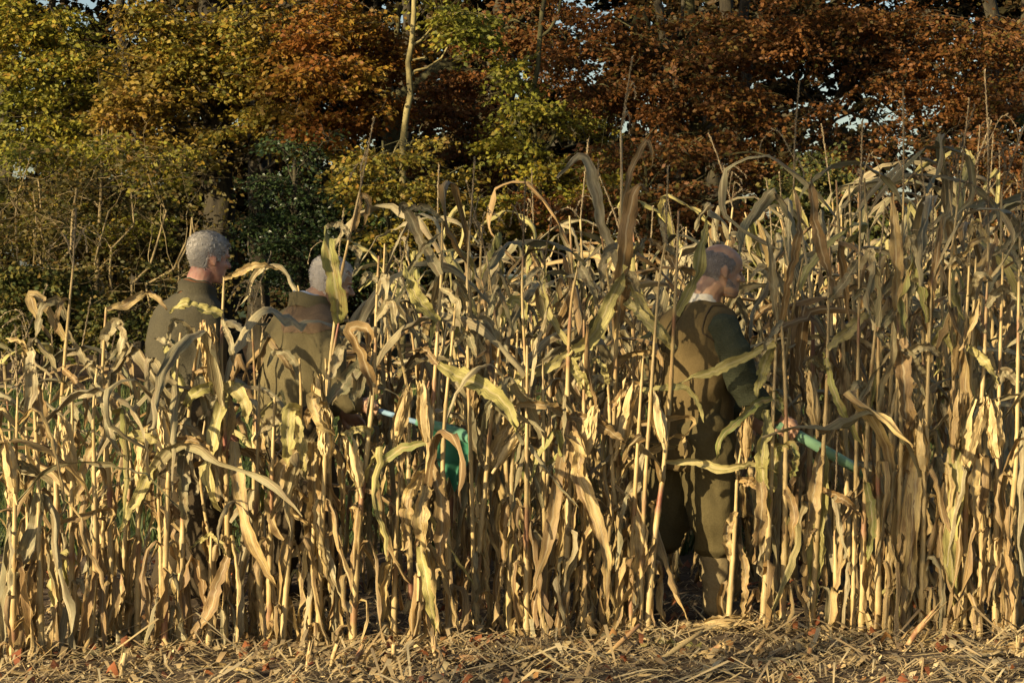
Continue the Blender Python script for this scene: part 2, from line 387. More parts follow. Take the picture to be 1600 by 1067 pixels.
L_RUST = island_mat('leaves_rust', [(0, (0.118, 0.048, 0.014)), (0.3, (0.159, 0.068, 0.018)), (0.55, (0.090, 0.040, 0.013)), (0.75, (0.193, 0.096, 0.020)), (0.9, (0.083, 0.081, 0.020)), (1, (0.138, 0.088, 0.020))], 0.33, patch=[(0, (0.152, 0.056, 0.014)), (0.5, (0.200, 0.081, 0.018)), (1, (0.103, 0.043, 0.013))])
L_AMBER = island_mat('leaves_amber', [(0, (0.274, 0.136, 0.018)), (0.3, (0.171, 0.070, 0.014)), (0.55, (0.304, 0.192, 0.022)), (0.8, (0.127, 0.095, 0.019)), (1, (0.228, 0.159, 0.019))], 0.34, patch=[(0, (0.221, 0.080, 0.012)), (0.5, (0.146, 0.048, 0.011)), (1, (0.259, 0.128, 0.016))])
L_HOLLY = island_mat('leaves_evergreen', [(0, (0.022, 0.04, 0.014)), (0.5, (0.035, 0.06, 0.018)), (1, (0.055, 0.075, 0.022))], 0.08, rough=0.38, spec=0.4)
L_GREEN = island_mat('leaves_dull_green', [(0, (0.043, 0.060, 0.015)), (0.4, (0.076, 0.089, 0.021)), (0.75, (0.119, 0.111, 0.025)), (1, (0.162, 0.119, 0.021))], 0.3)
L_FAR = island_mat('leaves_far_wood', [(0, (0.019, 0.021, 0.007)), (0.4, (0.038, 0.029, 0.008)), (0.7, (0.055, 0.031, 0.008)), (1, (0.021, 0.017, 0.006))], 0.25)  # leaf colours darkened to carry the shade deep under the canopy

GT = 'trees at the edge of the autumn wood'
tree('golden_tree', 'golden green leafy tree at the left edge of the wood with a slim dark stem', 'tree', GT, 11, 37,
     [(80, 560, 16), (78, 300, 15), (76, 120, 14), (82, 0, 12), (90, -80, 9)],
     px_blobs([(30, 40, 90, 60, 4200), (110, 70, 70, 55, 2600), (20, 125, 80, 40, 2500), (130, 150, 75, 45, 2300), (40, 215, 90, 40, 2500), (140, 230, 90, 40, 2600), (-40, 90, 60, 110, 2600), (60, -60, 120, 60, 2600)], 36.5, 1.4), L_YEL, M['bark'], 0.09, upper=px_blobs([(60, -230, 190, 130, 2600)], 38, 2.5))
tree('beech_tree', 'big beech with a thick dark trunk and golden orange leaves behind the grey-haired man', 'tree', GT, 12, 36,
     [(348, 575, 56), (345, 380, 50), (340, 240, 46), (336, 120, 42), (330, 0, 38), (325, -90, 30)],
     px_blobs([(215, 50, 70, 55, 2700), (290, 60, 80, 60, 3600), (290, 130, 100, 38, 3400), (390, 40, 90, 60, 3800), (420, 110, 90, 50, 3800), (230, 180, 100, 36, 3000), (420, 180, 80, 40, 2600), (240, 240, 80, 30, 2300), (470, 200, 60, 40, 1700), (345, 195, 60, 22, 900), (200, 120, 60, 50, 1900), (310, -60, 150, 60, 3500)], 35.0, 1.3),
     L_GOLD, M['bark'], 0.09, limbs=[[(336, 150, 20), (300, 100, 14, -0.6), (250, 60, 8, -1.0)], [(338, 200, 18), (390, 150, 12, -0.5), (450, 120, 6, -0.9)], [(380, 0, 6, -1.3), (395, 45, 6, -1.3), (405, 65, 4, -1.3)]], upper=px_blobs([(330, -240, 220, 140, 3200)], 37, 2.5))
tree('amber_tree', 'amber leaved tree standing right of the thick dark beech trunk', 'tree', GT, 13, 39,
     [(405, 570, 34), (404, 380, 32), (402, 230, 30), (408, 100, 26), (415, -60, 20)],
     px_blobs([(500, 50, 90, 60, 3600, 34.0), (570, 40, 70, 60, 2800, 34.3), (540, 120, 90, 45, 3300, 34.0), (520, 190, 80, 38, 2500, 34.2), (590, 170, 60, 50, 1500, 34.6), (600, 90, 50, 60, 1500, 35), (540, -60, 140, 55, 3000), (470, 120, 70, 50, 2000, 34.0)], 37.0, 1.3), L_AMBER, M['bark'], 0.09, upper=px_blobs([(560, -230, 200, 140, 3000)], 39, 2.5))
tree('holly_tree', 'dark glossy evergreen holly between the two left-hand men', 'tree', GT, 14, 33,
     [(470, 590, 14), (468, 420, 12), (462, 320, 9), (460, 250, 6)],
     px_blobs([(425, 285, 35, 35, 1700), (490, 310, 40, 40, 2200), (445, 365, 45, 40, 2400), (525, 370, 50, 45, 2400), (400, 340, 30, 40, 1200), (480, 240, 26, 28, 600), (590, 350, 45, 50, 1800), (560, 280, 35, 40, 900), (480, 430, 130, 40, 4000), (620, 420, 80, 50, 2500), (440, 230, 18, 22, 250), (530, 320, 25, 40, 800), (640, 340, 40, 40, 1200), (510, 215, 14, 24, 150)], 33, 1.1), L_HOLLY, M['bark'], 0.065, flat=0.3)
tree('pale_stemmed_tree', 'slender tree whose pale bare stem catches the sun against dark leaves', 'tree', GT, 15, 33.5,
     [(628, 575, 11), (628, 400, 11), (629, 240, 11), (634, 180, 10), (641, 150, 10), (638, 105, 10), (643, 70, 9), (646, 20, 8), (650, -60, 6)],
     px_blobs([(700, 30, 60, 30, 1500), (740, 60, 50, 30, 900), (655, -40, 90, 40, 1800), (560, 285, 40, 30, 700), (680, 290, 50, 25, 700), (650, 345, 80, 40, 1500), (590, 250, 30, 30, 500)], 33.8, 0.8), L_YEL, M['bark_pale'], 0.085,
     limbs=[[(637, 95, 4), (650, 93, 3), (664, 90, 2)], [(630, 215, 4), (622, 225, 3), (612, 245, 2)]])
tree('old_tree', 'old tree with a heavy dark limb reaching up to the right behind the pale stem', 'tree', GT, 16, 38,
     [(600, 580, 44), (602, 420, 42), (605, 300, 40), (612, 220, 38), (618, 165, 34), (630, 145, 28), (660, 125, 24), (690, 105, 20), (740, 78, 18), (800, 40, 15), (850, -20, 12)],
     px_blobs([(700, 170, 70, 40, 2000), (730, 230, 80, 45, 2400), (660, 260, 60, 40, 1700), (780, 60, 70, 50, 2300), (850, 40, 70, 50, 2400), (740, 130, 60, 30, 1300), (760, 290, 80, 40, 2200), (870, 110, 50, 40, 1400), (780, -50, 150, 50, 3000)], 37.5, 1.3), L_RUST, M['bark_moss'], 0.085,
     limbs=[[(612, 170, 24), (590, 110, 18, 0.3), (545, 68, 14, 0.3), (500, 20, 10, 0.3)], [(690, 105, 14), (760, 118, 10), (785, 140, 6)], [(640, 140, 14, 0.5), (620, 80, 10, 0.5), (625, 10, 8, 0.5)]], upper=px_blobs([(790, -230, 180, 140, 2800)], 38, 2.5))
tree('yellow_sapling', 'young tree with crooked mossy stems and yellow green leaves left of the copper beech', 'tree', GT, 17, 34.5,
     [(842, 580, 11), (842, 400, 11), (840, 300, 10), (838, 240, 10), (826, 222, 9), (806, 205, 10), (805, 190, 9), (820, 165, 9), (832, 140, 9), (840, 110, 8), (843, 60, 8), (850, 0, 7), (865, -60, 5)],
     px_blobs([(810, 120, 35, 40, 900), (800, 170, 35, 35, 800), (850, 185, 40, 35, 800), (790, 240, 60, 30, 1000), (850, 260, 60, 40, 1300), (920, 190, 40, 50, 1100, 38), (900, 290, 60, 50, 1700), (940, 260, 40, 60, 1200), (770, 340, 90, 40, 2400), (880, 360, 90, 40, 2400), (980, 340, 70, 40, 1500)], 34.5, 0.9), L_YEL, M['bark_moss'], 0.09,
     limbs=[[(838, 150, 6), (834, 190, 6), (840, 240, 5), (846, 330, 5)], [(838, 250, 4), (860, 225, 5), (872, 190, 4)], [(846, 260, 4), (866, 290, 4), (868, 330, 4)], [(843, 60, 5), (860, 45, 5), (872, 22, 4), (878, -10, 4)]])
tree('copper_beech', 'broad copper beech with deep red brown leaves above the man in the brown waistcoat', 'tree', GT, 18, 36,
     [(1096, 580, 34), (1094, 420, 30), (1092, 300, 26), (1089, 220, 22), (1085, 140, 20), (1080, 60, 18), (1076, -60, 14)],
     px_blobs([(905, 60, 70, 60, 2600), (985, 70, 80, 60, 3400), (1070, 60, 80, 60, 3400), (1150, 70, 80, 60, 3400), (1230, 50, 80, 50, 3200), (950, 160, 70, 45, 2400), (1030, 170, 80, 50, 3000), (1120, 150, 80, 45, 2800), (1180, 200, 60, 40, 1900), (1000, 250, 80, 35, 2300), (1110, 250, 80, 40, 2400), (1180, 270, 60, 40, 1600), (930, 250, 50, 40, 900), (1060, 330, 90, 40, 2200), (1100, -60, 260, 55, 7000)], 35.5, 1.6), L_RUST, M['bark_moss'], 0.08,
     limbs=[[(1086, 150, 12), (1130, 100, 8, -0.5), (1180, 40, 5, -0.8)], [(1089, 210, 10), (1150, 190, 6, -0.5), (1230, 170, 4, -0.6)], [(1092, 240, 10), (1110, 235, 8), (1104, 215, 5), (1080, 195, 4)], [(1085, 120, 10), (1030, 70, 7, -0.6), (1000, 10, 5, -0.9)],
            [(1120, 245, 4, -1.2), (1180, 238, 3, -1.2), (1230, 262, 3, -1.3), (1255, 290, 2, -1.3)]], upper=px_blobs([(1080, -250, 280, 150, 4200)], 37, 2.5))
tree('russet_tree', 'russet tree at the right edge of the wood with sky showing through its crown', 'tree', GT, 19, 37,
     [(1262, 580, 18), (1264, 420, 16), (1268, 320, 14), (1280, 250, 12), (1296, 195, 11), (1306, 160, 9), (1330, 110, 8), (1350, 50, 6), (1360, -50, 5)],
     px_blobs([(1320, 50, 70, 50, 2500), (1400, 50, 80, 50, 3000), (1480, 60, 80, 50, 2800), (1560, 70, 80, 60, 3200), (1370, 120, 60, 28, 1000), (1440, 130, 60, 34, 1300), (1500, 150, 60, 40, 1900), (1570, 160, 60, 50, 2500), (1560, 240, 60, 35, 1800), (1480, 205, 40, 25, 500), (1400, -60, 260, 55, 7000), (1275, 90, 40, 30, 900), (1270, 150, 60, 40, 350), (1300, 210, 60, 50, 380), (1390, 215, 70, 45, 700), (1250, 240, 40, 40, 600), (1460, 250, 70, 45, 380), (1600, 300, 50, 40, 1200), (1420, 180, 50, 30, 600), (1340, 260, 50, 40, 600), (1530, 300, 50, 40, 600)], 36, 1.4), L_RUST, M['bark'], 0.08,
     limbs=[[(1380, 60, 10, 0.3), (1400, 110, 11, 0.3), (1425, 150, 10, 0.3), (1440, 230, 12, 0.3), (1450, 400, 16, 0.3), (1452, 580, 20, 0.3)], [(1296, 200, 7), (1260, 150, 6), (1225, 120, 4)], [(1275, 260, 6), (1310, 250, 5), (1360, 190, 4), (1380, 150, 3)], [(1432, 200, 7), (1380, 160, 5), (1350, 130, 4)], [(1436, 220, 7), (1480, 170, 6), (1530, 120, 4)], [(1410, 90, 3, -1.3), (1430, 60, 3, -1.3), (1445, 20, 2, -1.3)]], extra_branch=4, upper=px_blobs([(1450, -240, 260, 140, 3800)], 38, 2.5))
tree('hawthorn_bush', 'dull green hawthorn bush behind the maize right of the waistcoated man', 'bush', 'bushes under the trees', 20, 32,
     [(1300, 600, 10), (1296, 480, 9), (1290, 380, 7), (1285, 300, 5)],
     px_blobs([(1230, 310, 50, 40, 1800), (1290, 330, 60, 45, 2500), (1350, 350, 50, 40, 1700), (1260, 260, 45, 35, 1000), (1320, 290, 45, 30, 900), (1210, 370, 70, 40, 1700), (1330, 400, 100, 40, 2500), (1180, 420, 90, 50, 1800)], 32, 0.9), L_GREEN, M['bark'], 0.075)
tree('field_maple', 'small yellowing tree at the right edge behind the tallest maize', 'tree', GT, 21, 38,
     [(1592, 580, 12), (1590, 400, 10), (1588, 250, 8), (1592, 160, 5)],
     px_blobs([(1590, 190, 30, 40, 700), (1600, 260, 40, 40, 1000), (1520, 350, 60, 40, 1400), (1580, 360, 60, 50, 1800), (1450, 380, 70, 40, 1700), (1390, 350, 40, 30, 500)], 38, 0.9), L_GREEN, M['bark'], 0.085)
tree('olive_bush', 'olive green bush filling the wood edge behind the left end of the maize', 'bush', 'bushes under the trees', 22, 34,
     [(180, 590, 12), (178, 450, 10), (176, 360, 8), (175, 300, 5)],
     px_blobs([(40, 300, 80, 45, 2600), (140, 300, 80, 40, 2600), (240, 310, 80, 40, 2500), (60, 380, 80, 45, 2400), (170, 380, 90, 40, 2600), (255, 390, 55, 40, 1500), (100, 450, 120, 45, 2600), (230, 460, 90, 45, 2000), (20, 460, 60, 60, 1600)], 33.5, 1.0), L_OLIVE, M['bark'], 0.08)
tree('low_bush', 'low dull green bush at the left edge under the golden tree', 'bush', 'bushes under the trees', 23, 30,
     [(60, 600, 8), (58, 530, 7), (56, 480, 5)],
     px_blobs([(30, 440, 60, 40, 2200), (100, 430, 50, 30, 1200), (60, 500, 90, 45, 3000), (190, 510, 70, 40, 1600), (130, 470, 50, 40, 900), (20, 520, 60, 40, 1200)], 30, 0.9), L_GREEN, M['bark'], 0.085, flat=0.4)

GU = 'young trees and bushes hanging over the wood edge'
tree('young_beech', 'young beech with loose olive gold sprays hanging behind the far left maize', 'tree', GU, 51, 32,
     [(150, 590, 8), (152, 420, 7), (158, 300, 5), (160, 200, 3)],
     px_blobs([(60, 250, 70, 30, 900), (170, 225, 80, 28, 1000), (250, 265, 70, 30, 900), (110, 330, 80, 30, 900), (220, 360, 80, 35, 900), (20, 360, 60, 40, 700), (290, 240, 40, 22, 250)], 32, .7), L_YEL, M['twig'], .085, spray=30)
tree('young_beech', 'young beech spreading gold and green sprays over the dark holly', 'tree', GU, 52, 32,
     [(600, 590, 9), (602, 430, 8), (606, 320, 6), (598, 220, 4)],
     px_blobs([(560, 250, 60, 30, 800), (640, 230, 60, 30, 700), (600, 310, 70, 30, 900), (690, 290, 70, 35, 1000), (535, 270, 40, 25, 250), (700, 360, 80, 35, 1100), (590, 375, 60, 30, 600)], 32, .7), L_GOLD, M['bark_moss'], .085, spray=30)
tree('young_beech', 'young russet beech with olive lower sprays behind the tallest maize plant', 'tree', GU, 53, 33,
     [(1010, 590, 9), (1008, 430, 8), (1012, 320, 6), (1004, 220, 4)],
     px_blobs([(960, 240, 60, 30, 800), (1060, 230, 70, 30, 900), (1000, 310, 80, 30, 1100), (1100, 310, 80, 35, 1100), (900, 330, 70, 35, 900), (1160, 350, 70, 35, 900), (1040, 380, 90, 35, 1100), (830, 300, 50, 30, 500)], 33, .7), L_RUST, M['bark_moss'], .085, spray=30)
tree('young_oak', 'young oak with thin russet sprays against the sky gap on the right', 'tree', GU, 54, 33,
     [(1500, 590, 8), (1498, 430, 7), (1494, 330, 5), (1500, 220, 3)],
     px_blobs([(1440, 320, 60, 30, 600), (1520, 330, 60, 30, 700), (1580, 290, 50, 30, 700), (1390, 290, 40, 25, 350), (1470, 220, 50, 25, 330), (1560, 220, 50, 25, 500), (1340, 250, 40, 20, 250), (1420, 370, 70, 35, 900)], 33, .7), L_RUST, M['bark'], .085, spray=30)

# bare pale stems of the hedge on the left
def twiggy(name, label, seed, Y, stems, leafn, leafmat):
    rng = np.random.default_rng(seed)
    base = at(stems[0][0], 600, Y); base.z = 0
    root = empty(name, base); tag(root, label, 'shrub', 'bare stemmed shrubs at the wood edge')
    tips = []; tot = []
    def fork(g, p, d, L, r, depth):
        q = [p]; dd = d.copy()
        for _ in range(4):
            dd = dd + rng.normal(size=3) * 0.22; dd /= np.linalg.norm(dd)
            q.append(q[-1] + dd * L / 4)
        g.tube(q, list(np.linspace(r, r * 0.55, 5)), 4)
        tips.append(q[-1])
        if depth:
            for _ in range(rng.integers(2, 4)):
                i = rng.integers(2, 5); e = dd + rng.normal(size=3) * np.array([0.75, 0.6, 0.5]); e /= np.linalg.norm(e)
                fork(g, q[i], e, L * (0.5 + 0.25 * rng.random()), r * 0.5, depth - 1)
    for s in stems:
        g = Geo()
        p0 = np.array(at(s[0], 600, Y) - base); p0[2] = 0
        p1 = np.array(at(s[1], s[2], Y) - base)
        q = limb_path(rng, p0, p1, 0.10, 8)
        r = s[3] * Y / F_PX * 0.5
        g.tube(q, list(np.linspace(r, r * 0.6, 8)), 5)
        for i in range(3, 8):
            for _ in range(1):
                e = (p1 - p0) / np.linalg.norm(p1 - p0) * 0.6 + rng.normal(size=3) * np.array([0.8, 0.6, 0.45]); e /= np.linalg.norm(e)
                fork(g, q[i], e, 0.55 + 0.5 * rng.random(), r * 0.36, 1 + (i % 2))
        g.build('stem', M['twig'], root)
    bl = [(tuple(np.array(tips[rng.integers(len(tips))]) + np.array(base)), (0.35, 0.35, 0.2), 40) for _ in range(leafn)]
    V, Fc, _ = leaf_cloud(rng, bl, 0.07, 34, 0.5)
    obj('leaves', mesh_np('leaves', V - np.array(base), Fc), leafmat, root)
twiggy('bare_shrub', 'pale leafless stems of a shrub rising at the far left edge', 31, 30.5, [(10, 2, 330, 7), (20, 28, 300, 6), (40, 55, 320, 4), (75, 60, 280, 5), (62, 52, 300, 5)], 60, L_OLIVE)
twiggy('hazel_shrub', 'pale twiggy hazel leaning right between the golden tree and the beech trunk', 32, 30, [(50, 120, 295, 7), (95, 170, 330, 5), (180, 260, 330, 6), (140, 290, 380, 6), (230, 300, 340, 5), (150, 205, 300, 5)], 90, L_OLIVE)

# the wood behind, one mass
rng = np.random.default_rng(40)
bl = []
for px in range(-300, 1950, 95):
    for py in range(-210, 560, 72):
        gap = (1225 < px < 1340 and 110 < py < 270) or (1340 < px < 1540 and 150 < py < 330) or (100 < px < 180 and -20 < py < 130)
        if gap and rng.random() < .55: continue
        Y = 52 + rng.random() * 10
        c = at(px + rng.normal() * 25, py + rng.normal() * 18, Y)
        bl.append((tuple(c), (1.2, 2.0, 0.95), 1350))
V, Fc, tw = leaf_cloud(rng, bl, 0.23, 30, 0.4, tiers=False)
fw = obj('far_wood', mesh_np('far_wood', V, Fc), L_FAR); fw['kind'] = 'stuff'; fw['label'] = 'dim depths of the wood behind the edge trees'
g = Geo()
for k in range(36):
    px = -200 + 2000 * rng.random(); Y = 44 + rng.random() * 18
    if 1220 < px < 1540: continue
    a = at(px, 500, Y); a.z = 0; b = at(px + rng.normal() * 40, -60, Y)
    q = limb_path(rng, tuple(a), tuple(b), 0.06, 8); r = 0.08 + 0.16 * rng.random()
    g.tube(q, list(np.linspace(r, r * 0.6, 8)), 7)
o = g.build('far_trunks', M['bark']); o['kind'] = 'stuff'; o['label'] = 'dark trunks standing deep in the wood'

# grass strip between maize and wood
rng = np.random.default_rng(41)
n_ = 42000
P = np.stack([rng.uniform(-9, 8, n_), 12.4 + 17.6 * rng.random(n_) ** 1.3, np.zeros(n_)], 1)
a = rng.random(n_) * 2 * np.pi; h = rng.uniform(0.06, 0.22, n_); w = 0.006 + 0.006 * rng.random(n_)
sd = np.stack([np.cos(a), np.sin(a), np.zeros(n_)], 1); ln = rng.normal(size=(n_, 3)) * 0.06; ln[:, 2] = 0
V = np.stack([P - sd * w[:, None], P + sd * w[:, None], P + ln + np.array([0, 0, 1]) * h[:, None]], 1).reshape(-1, 3)
M['grass'] = island_mat('grass_blades', [(0, (0.03, 0.05, 0.012)), (0.5, (0.055, 0.085, 0.02)), (1, (0.12, 0.12, 0.035))], 0.3)
o = obj('grass', mesh_np('grass', V, np.arange(3 * n_).reshape(-1, 3)), M['grass']); o['kind'] = 'stuff'; o['label'] = 'green grass between the maize and the wood'
# ------------------------------------------------------------------ maize
def blade(pts, width, seed, roll=(0.0, 0.0), nseg=18, ruffle=1.0, view=None, base_w=0.55, fold=0.28, crumple=0.0, tip=1.0, kinks=0, kang=0.5, jag=0.05):
    """a leaf blade along a spine: tapered, V folded, ruffled edges; roll turns its broad side along its length"""
    rg = np.random.default_rng(seed)
    S = spline(pts, nseg + 1); n = len(S)
    for _ in range(kinks):      # the dry blade creases and changes direction sharply
        i = int(rg.integers(3, n - 3)); ax = rg.normal(size=3); ax /= np.linalg.norm(ax)
        Rm = np.array(Matrix.Rotation(float(rg.uniform(-kang, kang)), 3, Vector(ax))); S[i:] = S[i] + (S[i:] - S[i]) @ Rm.T
    S[2:-1] += rg.normal(size=(n - 3, 3)) * 0.0022
    T = np.gradient(S, axis=0); T /= np.linalg.norm(T, axis=1)[:, None] + 1e-9
    if view is None:
        ref = np.cross(S[-1] - S[0], [0, 0, 1.0])
        if np.linalg.norm(ref) < 1e-3: ref = np.array([0, 1.0, 0])
        ref /= np.linalg.norm(ref)
        W = ref[None, :] - T * (T @ ref)[:, None]
    else:
        v = np.array(view, float); W = np.cross(T, v[None, :])
        for i in range(n):
            if np.linalg.norm(W[i]) < 0.25: W[i] = W[i - 1] if i else np.array([1.0, 0, 0])
            if i and W[i] @ W[i - 1] < -0.2: W[i] = -W[i]
    for i in range(1, n): W[i] = 0.55 * W[i] + 0.45 * W[i - 1]
    W -= T * (W * T).sum(1)[:, None]; W /= np.linalg.norm(W, axis=1)[:, None] + 1e-9
    Nn = np.cross(T, W)
    t = np.linspace(0, 1, n)
    ph = rg.random(6) * 6.28
    rl = roll[0] + (roll[1] - roll[0]) * t + (0.25 * np.sin(t * 7 + ph[0]) + 0.12 * np.sin(t * 19 + ph[3])) * ruffle
    ca, sa = np.cos(rl)[:, None], np.sin(rl)[:, None]
    W, Nn = W * ca + Nn * sa, Nn * ca - W * sa
    prof = np.interp(t, [0, 0.12, 0.35, 0.65, 0.85, 0.96, 1], [base_w, 0.8, 1.0, 0.9, 0.58, 0.22, 0.02 * tip])
    prof = prof * (1 + 0.10 * np.sin(t * 11 + ph[1]) + 0.06 * np.sin(t * 23 + ph[2]))
    hw = width * 0.5 * prof
    cr = 1 - crumple * (0.45 + 0.35 * np.sin(t * 9 + ph[3]))
    G = np.zeros((n, 5, 3))
    for j, s in enumerate((-1, -0.5, 0, 0.5, 1)):
        f = fold * (0.6 + 0.8 * np.sin(t * 5 + ph[4]) ** 2) + crumple * 0.9
        edge = (abs(s) ** 2) * np.sin(t * (17 + 5 * rg.random()) + ph[5] + (2.1 if s > 0 else 0)) * 0.16 * ruffle * width * (0.4 + 0.8 * t)
        jg = rg.normal(size=n) * jag * width * abs(s)
        G[:, j] = S + W * (s * hw * cr + jg * .5)[:, None] + Nn * (abs(s) * f * hw + edge + jg)[:, None]
    return G
def leaf_mesh(name, *a, **k):
    g = Geo(); g.grid(blade(*a, **k)); me = g.mesh(name); me.shade_smooth(); return me

rnd = random.Random(5)
LIB = {k: [] for k in ('hang', 'arch', 'broken', 'upright', 'flop', 'shred')}
for i in range(20):       # withered lower leaves: out of the stalk, over, and straight down beside it
    o = 0.025 + 0.055 * rnd.random(); L = 0.30 + 0.30 * rnd.random(); sw = 0.06 * (rnd.random() - .5)
    pts = [(0.006, 0, -0.03), (o * 0.5, 0, 0.035), (o, sw * .3, 0.045 - 0.02 * rnd.random()), (o * 1.15 + .01, sw * .6, -0.07), (o * (0.7 + .7 * rnd.random()), sw * 1.6, -0.45 * L), (o * (0.3 + 1.0 * rnd.random()), sw * 2.5, -0.8 * L), (o * (0.3 + 1.6 * rnd.random()), sw * 3, -L)]
    LIB['hang'].append(leaf_mesh('leaf', pts, 0.022 + 0.030 * rnd.random(), 100 + i, roll=(rnd.uniform(-.5, .5), rnd.uniform(-3.0, 3.0)), nseg=20, ruffle=1.7, crumple=0.30 + 0.35 * rnd.random(), kinks=2, kang=.35, jag=.12, fold=rnd.uniform(.2, 1.0)))
for i in range(10):
    L = 0.45 + 0.3 * rnd.random(); s = 0.12 * (rnd.random() - .5); up = 0.16 + 0.12 * rnd.random()
    pts = [(0.006, 0, -0.02), (0.05 * L / .5, 0, 0.09), (0.17 * L / .5, s * .3, up), (0.32 * L / .5, s * .8, up - 0.02), (0.43 * L / .5, s * 1.2, up - 0.17), (0.47 * L / .5, s * 1.5, up - 0.36)]
    LIB['arch'].append(leaf_mesh('leaf', pts, 0.030 + 0.026 * rnd.random(), 200 + i, roll=(rnd.uniform(-.2, .2), rnd.uniform(-2.2, 2.2)), crumple=.25 * rnd.random(), ruffle=1.4, kinks=3, kang=.9, jag=.10, nseg=22, fold=rnd.uniform(.2, .9)))
for i in range(10):       # snapped blades: up, a sharp crease, then straight down
    u = 0.10 + 0.16 * rnd.random(); x = 0.07 + 0.10 * rnd.random(); L = 0.25 + 0.25 * rnd.random()
    pts = [(0.006, 0, -0.02), (x * .5, 0, u * .6), (x, 0, u), (x + .012, 0.005, u - 0.015), (x + .03, 0.02 * rnd.uniform(-1, 1), u - L * .5), (x + .05 * rnd.random(), 0.05 * rnd.uniform(-1, 1), u - L)]
    LIB['broken'].append(leaf_mesh('leaf', pts, 0.026 + 0.028 * rnd.random(), 300 + i, roll=(0, rnd.uniform(-2.4, 2.4)), nseg=22, crumple=0.12 + .25 * rnd.random(), ruffle=1.4, kinks=2, kang=.6, jag=.10, fold=rnd.uniform(.2, .9)))
for i in range(8):
    L = 0.35 + 0.25 * rnd.random()
    pts = [(0.005, 0, -0.02), (0.03, 0, 0.1), (0.06 + .05 * rnd.random(), 0.02, L * .55), (0.10 + .14 * rnd.random(), 0.05 * rnd.uniform(-1, 1), L)]
    LIB['upright'].append(leaf_mesh('leaf', pts, 0.032 + 0.025 * rnd.random(), 400 + i, roll=(0, rnd.uniform(-1.5, 1.5)), nseg=14))
for i in range(10):
    L = 0.4 + 0.3 * rnd.random(); dz = rnd.uniform(-.12, .12)
    pts = [(0.006, 0, -0.02), (0.1 * L / .5, 0, 0.06), (0.25 * L / .5, rnd.uniform(-.05, .05), 0.07 + dz * .4), (0.4 * L / .5, rnd.uniform(-.08, .08), 0.02 + dz), (0.5 * L / .5, rnd.uniform(-.1, .1), -0.08 + dz)]
    LIB['flop'].append(leaf_mesh('leaf', pts, 0.024 + 0.026 * rnd.random(), 500 + i, roll=(rnd.uniform(-.4, .4), rnd.uniform(-3, 3)), ruffle=1.5, crumple=.3 * rnd.random(), kinks=3, kang=.8, jag=.10, nseg=22, fold=rnd.uniform(.2, .9)))
for i in range(10):       # torn rags low on the stalk
    L = 0.14 + 0.2 * rnd.random(); o = 0.02 + .05 * rnd.random()
    pts = [(0.008, 0, 0.0), (o, 0, 0.02), (o * 1.4, .02 * rnd.uniform(-1, 1), -0.3 * L), (o * rnd.uniform(.5, 2.), .04 * rnd.uniform(-1, 1), -L)]
    LIB['shred'].append(leaf_mesh('leaf', pts, 0.022 + 0.022 * rnd.random(), 600 + i, roll=(0, rnd.uniform(-3, 3)), nseg=10, ruffle=1.8, crumple=0.45, tip=6))
# material copies of every library mesh
LIBM = {}
for k, v in LIB.items():
    for mn in ('tan', 'olive', 'green', 'brown', 'ygreen'):
        LIBM[k, mn] = []
        for me in v:
            c = me.copy(); c.materials.append(M[mn]); LIBM[k, mn].append(c)

def stalk_pts(P, n=30): return spline(P, n)
def stalk_mesh(P, r0=0.0155, r1=0.0045, seed=0):
    """jointed stalk: swollen nodes every 12-17 cm, sheaths flaring above them"""
    rg = random.Random(seed)
    P = [np.array(p, float) for p in P]
    L = sum(np.linalg.norm(P[i + 1] - P[i]) for i in range(len(P) - 1))
    S = spline(P, int(L / 0.022) + 2); n = len(S); rad = []; nodes = []; nxt = 0.05
    d = 0
    for i in range(n):
        if i: d += np.linalg.norm(S[i] - S[i - 1])
        t = d / L; r = r0 * (1 - t) + r1 * t
        if d >= nxt:
            r *= 1.28; nodes.append((S[i], t)); nxt = d + rg.uniform(0.115, 0.165) * (0.8 + 0.4 * t)
        elif d > nxt - 0.05: r *= 1.08
        rad.append(r)
    g = Geo(); g.tube([tuple(p) for p in S], rad, 8)
    me = g.mesh('stalk'); me.shade_smooth(); me.materials.append(M['stalk'])
    return me, nodes
